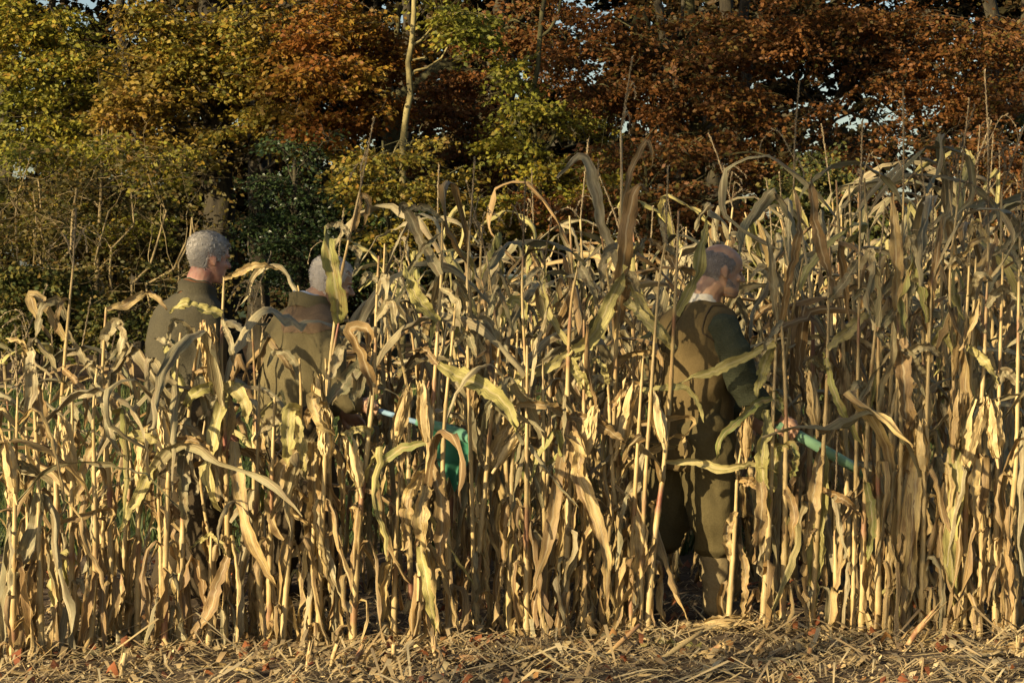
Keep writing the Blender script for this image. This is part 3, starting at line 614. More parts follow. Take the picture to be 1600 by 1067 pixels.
def tassel_mesh(seed, L=0.32, lean=(0, 0), nb=None):
    rg = random.Random(seed); g = Geo()
    def spike(pts, r, dens):
        S = spline(pts, 14); g.tube([tuple(p) for p in S], list(np.linspace(r, r * .5, 14)), 4)
        D = spline(pts, max(8, int(dens)))
        for i in range(2, len(D)):
            t = D[i] - D[i - 1]; t = t / (np.linalg.norm(t) + 1e-9)
            for s in range(2):
                a = rg.random() * 6.28; w = np.cross(t, [math.cos(a), math.sin(a), 0.3]); w /= np.linalg.norm(w) + 1e-9
                e = D[i] + w * rg.uniform(.004, .009) + t * rg.uniform(.009, .015); q = np.cross(t, w) * 0.0026
                g.grid([[tuple(D[i] - q), tuple(D[i] + q)], [tuple(e - q * 1.3), tuple(e + q * 1.3)]])
    top = (lean[0] * L, lean[1] * L, L)
    spike([(0, 0, 0), (lean[0] * L * .4, lean[1] * L * .4, L * .5), top], 0.0035, L / 0.007)
    for _ in range(rg.randint(0, 5) if nb is None else nb):
        a = rg.random() * 6.28; z = rg.uniform(0.0, 0.35) * L; b = rg.uniform(.07, .15); u = rg.uniform(-.02, .09)
        x, y = math.cos(a), math.sin(a)
        f = z / L
        p0 = (top[0] * f, top[1] * f, z)
        spike([p0, (p0[0] + x * b * .5, p0[1] + y * b * .5, z + u + .05), (p0[0] + x * b, p0[1] + y * b, z + u + .02), (p0[0] + x * b * 1.2, p0[1] + y * b * 1.2, z + u - .06 * rg.random())], 0.0018, 16)
    me = g.mesh('tassel'); me.materials.append(M['tassel']); return me
TASSEL = [tassel_mesh(i, 0.27 + 0.02 * i, (0.15 * math.sin(i * 2.1), 0.15 * math.cos(i * 1.3))) for i in range(9)]
def cob_mesh(seed):
    """ear wrapped in papery husks, pointed, with loose husk tips"""
    rg = random.Random(seed); g = Geo()
    L = rg.uniform(.19, .24); r = rg.uniform(.021, .026)
    prof = [(0, .35), (.06, .55), (.18, .86), (.36, 1.0), (.55, .93), (.72, .68), (.86, .36), (.95, .15), (1, .03)]
    rows = []
    for t, q in prof:
        rows.append([(r * q * math.cos(a) * (1 + .09 * math.sin(3 * a + t * 4 + seed)), r * q * math.sin(a) * (1 + .09 * math.sin(4 * a + seed)), t * L) for a in [6.2832 * j / 12 for j in range(13)]])
    g.grid(rows)
    g.tube([(0, 0, -.05), (0, 0, .01)], [.007, .009], 6)
    for k in range(rg.randint(6, 9)):
        a = rg.random() * 6.28; x, y = math.cos(a), math.sin(a)
        o = rg.uniform(.95, 1.9)
        pts = [(x * r * .5, y * r * .5, 0.0), (x * r * 1.02, y * r * 1.02, .3 * L), (x * r * 1.05, y * r * 1.05, .55 * L), (x * r * .8 * o, y * r * .8 * o, .85 * L), (x * r * 1.0 * (o - .6), y * r * (o - .6), L * rg.uniform(1.05, 1.2))]
        g.grid(blade(pts, .032, seed * 10 + k, view=(x, y, 0), nseg=12, base_w=.8, fold=-.25, ruffle=.9, jag=.06, crumple=rg.uniform(0, .3)))
    me = g.mesh('cob'); me.shade_smooth(); me.materials.append(M['husk']); return me
COB = [cob_mesh(i) for i in range(6)]

def add_lib(root, kind, mn, pos, az, scale=1.0, tilt=0.0, name='leaf'):
    me = LIBM[kind, mn][rnd.randrange(len(LIBM[kind, mn]))]
    o = bpy.data.objects.new(name, me); COL.objects.link(o); o.parent = root
    o.location = tuple(pos); o.rotation_euler = (0, tilt, az); o.scale = (scale, scale, scale)
    return o
def pick(t, warm):
    """which look a leaf at height fraction t has"""
    u = rnd.random()
    if t < 0.36: kinds, w = ('hang', 'shred'), (0.74, 0.26)
    elif t < 0.52: kinds, w = ('hang', 'broken', 'flop', 'arch'), (0.5, 0.22, 0.18, 0.10)
    elif t < 0.75: kinds, w = ('broken', 'flop', 'arch', 'hang', 'upright'), (0.34, 0.27, 0.16, 0.18, 0.05)
    else: kinds, w = ('broken', 'flop', 'arch', 'upright'), (0.42, 0.34, 0.17, 0.07)
    k = rnd.choices(kinds, w)[0]
    if t < 0.48: mn = rnd.choices(('tan', 'olive', 'brown', 'ygreen'), (0.64, 0.12, 0.21, 0.03))[0]
    else: mn = rnd.choices(('tan', 'olive', 'brown', 'ygreen', 'green'), (0.20, 0.56, 0.16, 0.05, 0.03))[0]
    return k, mn
def dress(root, nodes, lo=0.0, hi=1.0, skip=0.0, az0=None, double=0.35):
    az = rnd.random() * 6.28 if az0 is None else az0
    for p, t in nodes:
        az += math.pi + rnd.uniform(-.6, .6)
        if t < lo or t > hi or rnd.random() < skip: continue
        k, mn = pick(t, 0)
        add_lib(root, k, mn, p, az, rnd.uniform(.8, 1.2) * (1 if t < .45 else 1.03), rnd.uniform(-.2, .2))
        for _ in range(int(double + rnd.random()) if t < 0.52 else 0):
            add_lib(root, rnd.choice(('hang', 'shred')), rnd.choice(('tan', 'tan', 'tan', 'olive')), p, az + rnd.uniform(.5, 2.6), rnd.uniform(.7, 1.15), rnd.uniform(-.2, .2))
def add_cob(root, p, az, tilt=0.3, s=1.0):
    o = bpy.data.objects.new('cob', COB[rnd.randrange(len(COB))]); COL.objects.link(o); o.parent = root
    o.location = tuple(p); o.rotation_euler = (0, tilt, az); o.scale = (s, s, s)
def add_tassel(root, p, rot=(0, 0, 0), me=None, s=1.0):
    o = bpy.data.objects.new('tassel', me or TASSEL[rnd.randrange(len(TASSEL))]); COL.objects.link(o); o.parent = root
    o.location = tuple(p); o.rotation_euler = rot; o.scale = (s, s, s)

G1 = 'dry maize plants in the front row'
PLANTS_XY = []
def front(label, stalk, leaves=(), cobs=(), tassel=None, lo=0.0, hi=0.5, skip=0.1, Y=None, r0=0.0155, double=1.25):
    """stalk, leaves in photograph pixels at the depth of the plant; leaves: (points (px,py[,dy]), width px, material[, roll])"""
    px, py = stalk[0]
    base = ground_at(px, py); Y = base.y if Y is None else Y
    if Y != base.y: base = at(px, py, Y); base.z = 0
    k = Y / F_PX
    root = empty('maize_plant', base); tag(root, label, 'maize plant', G1)
    PLANTS_XY.append((base.x, base.y))
    L = lambda p, dy=0.0: tuple(at(p[0], p[1], Y + dy) - base)
    sw = rnd.uniform(-.05, .05)
    pts = [(0, 0, -0.02)] + [L(p, sw * math.sin(i * 1.3)) for i, p in enumerate(stalk[1:])]
    me, nodes = stalk_mesh(pts, r0=r0, seed=int(px * 7 + py))
    link(bpy.data.objects.new('stalk', me), root)
    for i, lf in enumerate(leaves):
        p, w, mn = lf[:3]; roll = lf[3] if len(lf) > 3 else (rnd.uniform(-.3, .3), rnd.uniform(-.7, .7))
        n = len(p); bulge = rnd.uniform(-.16, .05)
        q = [L(a, (a[2] if len(a) > 2 else bulge * math.sin(j / max(1, n - 1) * 2.4)) + sw * .5) for j, a in enumerate(p)]
        me = leaf_mesh('leaf', q, w * k * 0.80, int(px * 13 + i * 7), roll=roll, nseg=26, view=(0, 1, 0.05), ruffle=1.25, crumple=rnd.uniform(.02, .3) if mn != 'green' else .05, fold=rnd.uniform(.15, .5), jag=.07)
        me.materials.append(M[mn]); link(bpy.data.objects.new('leaf', me), root)
    dress(root, nodes, lo, hi, skip, double=double)
    if px < 430 and lo < hi < .75: dress(root, nodes, hi, .80, .15)
    for c in cobs:
        p = L(c, -0.02); add_cob(root, p, rnd.uniform(-2.6, -.5) if len(c) < 3 else c[2], c[3] if len(c) > 3 else 0.25, rnd.uniform(.95, 1.15))
    if tassel:
        top = Vector(pts[-1]); e = Vector(L(tassel)); d = e - top
        tm = tassel_mesh(int(px), d.length, (0.02, 0.02), tassel[2] if len(tassel) > 2 else None)
        add_tassel(root, top, d.to_track_quat('Z', 'Y').to_euler(), tm)
    return root

T_, O_, B_, GR, YG = 'tan', 'olive', 'brown', 'green', 'ygreen'
front('front maize plant at the far left with a long leaf folded over its top', [(65, 1025), (62, 900), (60, 760), (55, 660), (46, 555)],
      [([(48, 600), (44, 552), (52, 548), (50, 600), (40, 650), (31, 682)], 26, O_), ([(55, 640), (50, 606), (58, 600), (66, 650), (70, 695)], 24, T_), ([(48, 570), (35, 535), (8, 529)], 13, T_),
       ([(62, 770), (48, 850), (20, 900), (0, 945)], 34, O_), ([(66, 825), (62, 900), (52, 970)], 26, T_), ([(60, 740), (30, 720), (-10, 715)], 16, O_)], hi=0.45)
front('front maize plant at the left with a thin tassel high above folded leaves', [(92, 1010), (90, 850), (88, 740), (98, 600), (108, 480), (114, 420)],
      [([(103, 530), (85, 500), (62, 466), (48, 462), (62, 500), (80, 528)], 22, T_), ([(104, 500), (90, 470), (68, 478), (60, 510), (52, 540)], 18, O_), ([(97, 575), (115, 592), (133, 625), (131, 670)], 16, B_),
       ([(104, 515), (128, 550), (150, 600), (158, 640)], 17, O_), ([(95, 620), (108, 625), (118, 650), (113, 690)], 20, O_), ([(108, 470), (98, 468), (90, 490), (86, 522)], 12, T_)], tassel=(121, 330, 4), hi=0.45)
front('reddish front maize plant third from the left edge', [(137, 1020), (148, 900), (147, 740), (146, 640), (152, 570)],
      [([(147, 690), (128, 740), (118, 800)], 18, T_), ([(148, 600), (165, 640), (176, 690), (200, 720)], 18, O_), ([(150, 575), (140, 565), (128, 580)], 12, O_)], hi=0.5)
front('front maize plant with snapped top leaf pointing at the grey-haired man', [(180, 1012), (173, 850), (170, 740), (160, 620), (162, 540), (166, 480)],
      [([(165, 484), (195, 476), (230, 455), (240, 458), (262, 484)], 19, T_), ([(162, 545), (166, 520), (182, 500), (194, 510), (186, 560)], 22, O_), ([(160, 605), (182, 578), (197, 540), (192, 532)], 20, O_),
       ([(162, 600), (185, 640), (178, 660)], 16, T_), ([(165, 650), (150, 585), (140, 575), (150, 560)], 14, O_), ([(168, 700), (188, 640), (200, 655), (222, 690)], 14, O_), ([(166, 560), (200, 535), (225, 560), (242, 580)], 18, O_)], hi=0.5)
front('front maize plant with one pale leaf held straight out sideways', [(256, 1015), (258, 900), (262, 770), (266, 690), (275, 600), (282, 520)],
      [([(272, 690), (250, 688), (215, 682), (174, 686)], 20, YG, (0.3, 0.9)), ([(268, 690), (300, 688), (322, 698), (333, 705)], 22, T_), ([(262, 695), (240, 730), (208, 790), (188, 832)], 24, YG), ([(275, 600), (250, 580), (236, 560), (232, 600), (240, 640)], 18, O_), ([(279, 560), (262, 535), (240, 528)], 14, O_)], cobs=[(262, 720)], hi=0.55)
front('front maize plant with bunched hanging leaves left of the tall bare-topped stalk', [(277, 1010), (283, 900), (288, 750), (300, 600), (318, 500)],
      [([(292, 690), (285, 760), (292, 830)], 26, O_), ([(310, 540), (295, 510), (272, 500), (260, 540)], 18, O_), ([(303, 590), (330, 575), (340, 600), (330, 640)], 18, O_)], hi=0.6)
front('tall front maize plant with bare snapped top and two big sunlit arching leaves', [(350, 1007), (355, 850), (352, 700), (346, 560), (350, 432)],
      [([(350, 434), (375, 424), (402, 415), (436, 420)], 15, T_), ([(347, 490), (318, 485), (288, 475), (266, 490)], 24, YG, (0.2, 1.0)), ([(345, 604), (366, 606), (384, 630), (386, 662)], 26, YG), ([(345, 606), (325, 604), (300, 620), (282, 642)], 24, YG),
       ([(346, 612), (354, 650), (342, 720), (346, 792)], 38, T_), ([(352, 612), (333, 690), (328, 760), (346, 800)], 30, YG), ([(366, 690), (372, 760), (396, 850), (434, 918)], 30, T_), ([(345, 570), (322, 576), (304, 584)], 18, T_), ([(348, 500), (362, 540), (366, 580)], 14, O_)], cobs=[(330, 600)], hi=0.5)
front('short front maize plant with a pale broken stub of stalk', [(325, 1012), (328, 920), (330, 830)],
      [([(330, 832), (312, 845), (295, 858)], 10, YG), ([(330, 834), (345, 850), (352, 870)], 9, YG), ([(356, 870), (340, 910), (325, 960), (285, 1015)], 26, T_)], hi=0.9)
front('front maize plant with wide sunlit leaves folded before the khaki coat', [(440, 1006), (450, 880), (462, 760), (470, 640), (468, 560)],
      [([(468, 640), (452, 642), (449, 690), (448, 732)], 30, YG), ([(460, 640), (470, 700), (478, 752)], 22, YG), ([(487, 690), (492, 780), (472, 850), (448, 872)], 34, T_), ([(466, 700), (440, 740), (425, 800), (445, 850)], 30, T_), ([(468, 645), (440, 650), (418, 662), (395, 690)], 18, O_), ([(470, 600), (455, 560), (430, 548), (418, 575)], 15, O_)], hi=0.55)
front('front maize plant with one broad green leaf standing upright before the white-haired man', [(497, 1006), (500, 900), (505, 780), (511, 650), (518, 570), (530, 500)],
      [([(529, 505), (525, 455), (515, 400), (507, 354)], 36, GR, (0.1, 0.25)), ([(508, 356), (522, 350), (536, 354), (548, 378)], 12, O_), ([(516, 590), (535, 540), (560, 520)], 22, O_), ([(512, 640), (490, 620), (500, 660), (520, 680)], 26, T_), ([(514, 630), (545, 590), (560, 575), (552, 640)], 34, O_), ([(512, 650), (485, 640), (480, 670)], 18, T_)], cobs=[(500, 660), (512, 720)], hi=0.5)
front('front maize plant with leaning stalk and tassel rising right of the white-haired man', [(482, 1004), (492, 800), (512, 600), (530, 450), (545, 375), (562, 300)],
      [([(553, 360), (562, 312), (572, 308), (574, 330), (568, 354)], 15, B_), ([(543, 385), (560, 395), (552, 430)], 14, O_), ([(505, 660), (480, 700), (470, 760)], 20, O_)], tassel=(587, 188, 2), hi=0.45, r0=0.012)
front('red-stalked front maize plant with a drooping orange brown leaf right of the coat', [(550, 1007), (560, 830), (574, 700), (584, 600), (588, 480), (592, 400)],
      [([(584, 616), (574, 575), (560, 540), (546, 515), (562, 510), (576, 520), (573, 562)], 26, B_), ([(583, 672), (560, 672), (532, 678)], 18, YG), ([(590, 440), (575, 430), (560, 450)], 16, O_), ([(588, 500), (612, 470), (618, 520)], 18, O_), ([(590, 460), (602, 430), (600, 520)], 15, O_), ([(576, 690), (590, 700), (598, 680)], 14, T_)], cobs=[(562, 760)], hi=0.5)
front('maize plant with big drooping leaves and a bare crooked top in the middle', [(650, 1006), (660, 860), (668, 740), (676, 640), (685, 500), (690, 420), (691, 345)],
      [([(691, 346), (670, 328), (650, 323), (628, 332)], 15, O_), ([(688, 430), (666, 390), (646, 350), (630, 320), (622, 340)], 24, O_), ([(684, 502), (656, 470), (638, 435), (632, 415)], 28, YG), ([(634, 430), (660, 390), (692, 360)], 12, O_), ([(685, 568), (715, 588), (758, 605), (793, 635), (805, 675)], 36, YG), ([(685, 570), (662, 546), (645, 548)], 15, B_),
       ([(674, 690), (630, 700), (590, 728), (545, 765)], 18, GR), ([(668, 740), (655, 800), (665, 870)], 32, T_), ([(672, 720), (690, 790), (688, 870), (700, 905)], 30, T_), ([(670, 730), (640, 770), (630, 860)], 28, T_), ([(690, 450), (715, 470), (722, 520)], 18, O_), ([(655, 850), (665, 900), (680, 985)], 22, YG)], cobs=[(668, 690, 3.0, .08)], hi=0.38)
front('front maize plant close right of the drooping-leaved middle plant with a cob', [(701, 998), (700, 850), (692, 740), (696, 640), (706, 540), (712, 470)],
      [([(706, 540), (730, 520), (745, 560)], 18, O_), ([(710, 490), (690, 470), (672, 500)], 16, O_)], cobs=[], hi=0.36)
front('front maize plant with a long olive leaf slanting across the green flag', [(738, 988), (750, 850), (760, 740), (768, 650), (778, 560), (785, 480)],
      [([(764, 735), (742, 695), (726, 625), (700, 580)], 22, O_), ([(762, 730), (780, 690), (795, 660), (805, 620)], 26, T_), ([(772, 640), (790, 610), (785, 660)], 18, O_), ([(780, 540), (760, 500), (740, 520), (735, 560)], 20, O_), ([(782, 510), (800, 470), (820, 480), (815, 530)], 18, YG)], cobs=[(778, 725, .2, .55)], hi=0.36)
front('thick front maize stalk wrapped in rags of fanned out leaves in the middle', [(880, 992), (888, 800), (886, 680), (888, 560), (893, 470), (905, 408)],
      [([(892, 542), (862, 500), (848, 450), (851, 408)], 15, YG), ([(895, 548), (928, 520), (954, 470), (977, 415)], 30, YG), ([(893, 546), (852, 576), (812, 588), (795, 620)], 20, YG), ([(888, 650), (850, 633), (800, 633)], 20, T_), ([(888, 650), (930, 660), (978, 692)], 24, B_), ([(886, 680), (868, 760), (858, 840), (828, 935)], 24, T_), ([(890, 690), (913, 780), (945, 865)], 20, T_),
       ([(884, 700), (862, 850), (853, 990)], 22, T_), ([(890, 690), (925, 780), (948, 880), (945, 960)], 24, T_), ([(888, 700), (880, 800), (872, 900)], 22, T_), ([(905, 412), (920, 440), (935, 480)], 20, O_), ([(890, 560), (912, 600), (925, 620)], 24, YG), ([(888, 680), (905, 700), (898, 790)], 28, T_)], hi=0.5, r0=0.02, double=1.6)
front('tallest front maize plant with a long tassel and big olive leaves at its top', [(943, 985), (950, 850), (957, 700), (962, 560), (967, 400), (971, 300), (970, 205)],
      [([(970, 425), (942, 350), (921, 262), (908, 244), (890, 256), (868, 277)], 24, O_), ([(967, 505), (972, 420), (984, 330), (998, 290), (1014, 300)], 36, B_), ([(970, 330), (984, 275), (1008, 222), (1019, 236), (1018, 262)], 15, B_), ([(966, 455), (1000, 492), (1030, 522), (1050, 545)], 22, YG), ([(966, 445), (945, 500), (915, 545), (890, 560)], 30, YG), ([(966, 460), (985, 430), (1000, 460)], 26, O_),
       ([(960, 600), (930, 590), (912, 620)], 16, O_), ([(968, 380), (945, 400), (940, 460)], 18, O_), ([(969, 400), (995, 390), (1010, 370)], 18, O_)], tassel=(990, 90, 3), hi=0.5)
front('front maize plant with wine-red stalk and a cob near the brown waistcoat', [(962, 985), (966, 850), (957, 740), (951, 620), (946, 560)],
      [([(950, 600), (940, 570), (925, 560)], 14, YG), ([(952, 640), (990, 600), (1000, 620)], 18, T_), ([(1000, 770), (970, 790), (940, 805)], 16, T_), ([(965, 800), (985, 770), (1000, 740), (1012, 690)], 28, O_)], cobs=[(965, 700, .2, .25)], hi=0.6)
front('front maize stalk standing before the back of the brown waistcoat', [(1010, 989), (1022, 850), (1037, 730), (1048, 600), (1054, 480), (1058, 400), (1060, 330)],
      [([(1056, 492), (1083, 440), (1095, 390), (1105, 338)], 26, YG, (0.1, 0.5)), ([(1054, 547), (1030, 515), (1000, 470), (978, 430)], 22, YG), ([(1040, 720), (1090, 723), (1130, 731), (1180, 724), (1212, 738)], 17, YG), ([(1000, 610), (1045, 605), (1072, 606), (1090, 628), (1100, 660)], 13, YG), ([(1056, 420), (1040, 390), (1008, 372)], 18, B_), ([(985, 770), (1002, 830), (990, 900), (962, 965)], 28, T_), ([(1024, 830), (1010, 870), (1000, 940)], 22, T_), ([(1058, 400), (1045, 385), (1030, 340)], 15, O_)],
      cobs=[(1036, 690, 3.1, .2)], hi=0.4, skip=0.4, double=.2)
front('front maize stalk with a pointed husk beside the right arm of the waistcoated man', [(1137, 982), (1148, 830), (1152, 745), (1158, 700)],
      [([(1150, 800), (1135, 830), (1140, 880)], 20, T_), ([(1152, 745), (1170, 750), (1190, 765)], 22, T_), ([(1155, 850), (1165, 900), (1160, 965)], 16, T_)], cobs=[(1166, 715, 0, 0.0)], hi=0.3, skip=0.4, double=.2)
front('front maize plant with a long grey green leaf laid across the waistcoated man', [(1190, 986), (1200, 850), (1205, 740), (1208, 640), (1212, 545), (1211, 470)],
      [([(1212, 538), (1195, 545), (1160, 560), (1110, 582), (1058, 599)], 22, YG, (0.2, 0.5)), ([(1213, 535), (1206, 540), (1192, 575), (1182, 620)], 26, YG), ([(1207, 622), (1182, 630), (1150, 660), (1126, 685), (1120, 718)], 17, GR), ([(1205, 612), (1215, 625), (1224, 652)], 18, GR), ([(1196, 640), (1190, 720), (1202, 800)], 28, YG), ([(1186, 720), (1190, 800), (1175, 880)], 24, T_)], hi=0.4, skip=0.3)
front('red-stalked front maize plant with small green leaves by the gripping fist', [(1222, 985), (1226, 850), (1227, 740), (1228, 640), (1222, 520), (1214, 440)],
      [([(1222, 500), (1236, 420), (1248, 350), (1241, 288)], 18, B_), ([(1213, 500), (1205, 400), (1192, 352)], 17, O_), ([(1226, 700), (1214, 698), (1210, 730), (1208, 770)], 22, GR), ([(1227, 695), (1236, 695), (1242, 720), (1236, 748)], 18, GR), ([(1222, 500), (1200, 530), (1190, 560)], 14, O_), ([(1216, 450), (1190, 420), (1170, 440)], 18, O_), ([(1227, 760), (1240, 800), (1236, 860)], 18, T_)], hi=0.35, skip=.3)
front('front maize plant with an upright brown blade and broad hanging leaf at the green tube', [(1268, 982), (1275, 850), (1285, 720), (1292, 600), (1295, 430)],
      [([(1296, 432), (1284, 390), (1271, 330), (1267, 272)], 24, B_), ([(1293, 545), (1330, 512), (1358, 489), (1372, 498)], 24, YG), ([(1290, 560), (1310, 630), (1352, 705)], 15, GR), ([(1278, 705), (1284, 770), (1275, 830), (1270, 962)], 38, YG), ([(1282, 700), (1268, 790), (1258, 860)], 26, T_), ([(1285, 765), (1318, 780), (1345, 805)], 18, B_), ([(1295, 470), (1320, 440), (1345, 400)], 20, O_), ([(1292, 580), (1270, 560), (1258, 580)], 16, O_)], cobs=[(1276, 665, 3.0, .1)], hi=0.3, double=.2)
front('front maize plant with a red and yellow stalk at the tip of the green tube', [(1345, 985), (1349, 850), (1353, 740), (1358, 620), (1370, 500), (1383, 420)],
      [([(1358, 620), (1340, 600), (1325, 630)], 18, O_), ([(1372, 490), (1350, 450), (1330, 470)], 20, O_), ([(1378, 460), (1400, 430), (1420, 460)], 20, O_), ([(1352, 750), (1362, 800), (1356, 880)], 18, GR)], hi=0.26, double=.2)
front('front maize plant with a very broad leaf standing square above the right-hand maize', [(1395, 985), (1402, 850), (1408, 700), (1405, 580), (1402, 470)],
      [([(1402, 490), (1401, 420), (1398, 360), (1394, 302)], 28, T_, (0.0, 0.25)), ([(1404, 530), (1412, 580), (1414, 640), (1418, 705)], 36, B_), ([(1402, 480), (1372, 520), (1390, 545)], 18, O_), ([(1404, 560), (1440, 540), (1470, 560)], 22, O_)], hi=0.5)
front('front maize plant with long pale leaves hanging to the ground on the right', [(1412, 986), (1420, 850), (1435, 700), (1445, 600), (1452, 510), (1460, 400)],
      [([(1452, 514), (1455, 470), (1461, 420), (1472, 338)], 18, B_), ([(1432, 655), (1416, 740), (1401, 850), (1404, 962)], 42, T_), ([(1437, 690), (1430, 770), (1424, 880), (1409, 978)], 36, T_), ([(1448, 560), (1475, 520), (1490, 560)], 18, YG), ([(1446, 600), (1425, 560), (1408, 545)], 22, O_), ([(1456, 470), (1430, 440), (1420, 480)], 18, O_)], cobs=[(1440, 690, .2, .15)], hi=0.5)
front('front maize plant with a pale arched leaf right of the long hanging leaves', [(1465, 988), (1475, 860), (1482, 720), (1500, 640), (1510, 500), (1515, 400)],
      [([(1506, 560), (1490, 525), (1465, 515), (1450, 520)], 16, YG), ([(1490, 690), (1496, 760), (1486, 850), (1490, 955)], 32, YG), ([(1508, 540), (1535, 560), (1560, 600)], 18, YG), ([(1512, 470), (1530, 430), (1550, 440)], 18, O_), ([(1514, 430), (1495, 400), (1480, 420)], 16, O_), ([(1500, 620), (1508, 690), (1512, 740)], 26, O_)], cobs=[(1490, 700, 0, .1)], hi=0.5)
front('front maize plant second from the right edge with drooping rags', [(1530, 986), (1534, 850), (1530, 700), (1538, 560), (1543, 420), (1545, 350)],
      [([(1532, 700), (1520, 760), (1528, 850)], 24, T_), ([(1540, 520), (1515, 500), (1500, 530)], 18, O_), ([(1541, 480), (1565, 450), (1590, 470)], 20, O_), ([(1544, 380), (1525, 350), (1510, 380)], 16, T_)], tassel=(1541, 188, 1), hi=0.55)
front('front maize plant at the right edge with a single long pale leaf low down', [(1570, 990), (1576, 850), (1588, 720), (1590, 600), (1592, 450), (1594, 370)],
      [([(1584, 788), (1567, 850), (1576, 930), (1568, 988)], 30, T_), ([(1590, 600), (1570, 580), (1555, 610)], 20, O_), ([(1592, 520), (1610, 480), (1630, 500)], 22, O_), ([(1593, 420), (1575, 390), (1550, 400)], 18, O_)], tassel=(1598, 250, 1), hi=0.55)
for lab, st, ta, lv in (
        ('slim front maize plant whose tassel stands tallest before the sky gap at the right', [(1382, 986), (1392, 800), (1402, 600), (1408, 430), (1412, 300)], (1415, 142, 4), [([(1410, 400), (1425, 370), (1430, 420)], 14, O_)]),
        ('slim front maize plant with a forked tassel just left of the broad square leaf', [(1332, 985), (1336, 800), (1340, 600), (1342, 480), (1344, 330)], (1346, 188, 5), [([(1343, 420), (1362, 392), (1366, 440)], 13, O_)]),
        ('slim front maize plant with a long tassel leaning right near the right edge', [(1486, 988), (1488, 800), (1490, 600), (1484, 440), (1496, 320)], (1518, 158, 1), [([(1488, 420), (1520, 380), (1548, 372)], 14, T_)]),
        ('slim front maize plant with a straight tassel above the green flag', [(742, 990), (738, 800), (732, 600), (730, 450), (734, 360)], (742, 250, 1), [([(731, 470), (712, 440), (704, 480)], 14, O_)]),
        ('slim front maize plant with a pale rough tassel midway between flag and waistcoat', [(828, 992), (826, 800), (822, 600), (816, 470), (817, 400)], (822, 282, 2), [([(818, 450), (840, 420), (848, 460)], 14, O_)]),
        ('slim front maize plant whose thin tassel rises just left of the waistcoated man', [(1000, 990), (1006, 800), (1018, 600), (1030, 440), (1040, 380)], (1046, 262, 1), [])):
    front(lab, st, lv, tassel=ta, hi=0.42, skip=.35, double=.4, r0=.011)
# plainer plants of the same row, told apart by what they stand next to
for px, py, top, lab in ((20, 1030, 620, 'front maize plant cut by the left edge of the photo, low and ragged'), (112, 1015, 600, 'leafy front maize plant beside the thin high tassel at the left'), (215, 1010, 600, 'front maize plant between the snapped leaf and the sideways leaf'),
                         (397, 1000, 600, 'front maize plant filling the gap right of the snapped bare stalk'), (420, 1004, 620, 'front maize plant just left of the wide folded sunlit leaves'), (520, 1000, 560, 'front maize plant between the upright green leaf and the red stalk'),
                         (615, 1000, 740, 'short front maize plant between the red stalk and the crooked middle stalk'),
                         (795, 990, 520, 'front maize plant right of the green flag cloth'), (822, 994, 540, 'front maize plant halfway between the flag and the ragged thick stalk'), (852, 992, 560, 'front maize plant close left of the ragged thick stalk'),
                         (912, 990, 500, 'front maize plant close right of the ragged thick stalk'), (985, 988, 560, 'front maize plant between the wine-red stalk and the waistcoat'), (1306, 985, 790, 'short front maize plant under the middle of the green tube'),
                         (1372, 986, 430, 'front maize plant right of the green tube\'s tip'), (1440, 988, 420, 'front maize plant between the long hanging leaves and the pale arched leaf'), (1505, 988, 400, 'front maize plant third from the right edge in deep folds of leaf'), (1555, 988, 380, 'front maize plant squeezed between the last two at the right edge')):
    lean = rnd.uniform(-12, 22)
    front(lab, [(px, py), (px + lean * .2, py - (py - top) * .35), (px + lean * .6, py - (py - top) * .7), (px + lean, top)], hi=1.0 if (px > 1225 or px < 240 or 590 < px < 920) else 0.62, skip=0.05,
          cobs=[(px + 3, 730 + rnd.uniform(-50, 40))] if rnd.random() < .5 else (), tassel=(px + lean + rnd.uniform(-14, 14), top - 110) if rnd.random() < .35 else None)

# ---- rows behind: whole plants copied with their parts
def make_plant(h, seed, tassel):
    rg = random.Random(seed)
    root = empty('maize_plant', (0, 0, 0))
    b = (rg.uniform(-.06, .06), rg.uniform(-.06, .06)); c = (rg.uniform(-.1, .14), rg.uniform(-.08, .08))
    me, nodes = stalk_mesh([(0, 0, -.02), (b[0] * .5, b[1] * .5, h * .35), (b[0], b[1], h * .7), (c[0], c[1], h)], seed=seed)
    link(bpy.data.objects.new('stalk', me), root)
    dress(root, nodes, 0, 0.98, 0.06, double=.22)
    if rg.random() < .7: 
        p = nodes[len(nodes) // 2][0]; add_cob(root, p + np.array([.015, 0, 0]), rg.random() * 6.28, rg.uniform(.1, .5))
    if tassel: add_tassel(root, (c[0], c[1], h), (rg.uniform(-.2, .2), rg.uniform(-.2, .3), rg.random() * 6))
    return root
def copy_plant(src):
    c = src.copy(); COL.objects.link(c)
    for ch in src.children:
        k = ch.copy(); COL.objects.link(k); k.parent = c
    return c
PROTO = [make_plant(1.72, 900 + i, i % 2 == 1) for i in range(15)]
used = set()
KEEP = [(at(1087, 600, 10.12), 0.34), (at(1120, 600, 10.2), 0.26), (at(1060, 600, 10.1), 0.3), (at(285, 600, 10.6), 0.34), (at(320, 600, 10.55), 0.25), (at(470, 600, 10.5), 0.34), (at(515, 600, 10.45), 0.25), (at(990, 600, 10.2), 0.2)]
FLAG = [(at(600, 650, 10.33), .1), (at(700, 680, 10.3), .17), (at(1290, 700, 10.15), .1), (at(1240, 670, 10.12), .12)]
NZ = [(-2.35, 8.98), (-1.35, 9.42), (-0.2, 9.62), (0.6, 9.76), (2.6, 9.86)]
def row_y(x): return float(np.interp(x, [a for a, b in NZ], [b for a, b in NZ])) if abs(x) < 2.6 else (8.98 + (x + 2.35) * .3 if x < 0 else 9.86 + (x - 2.6) * .1)
n_back = 0
SPOTS = []
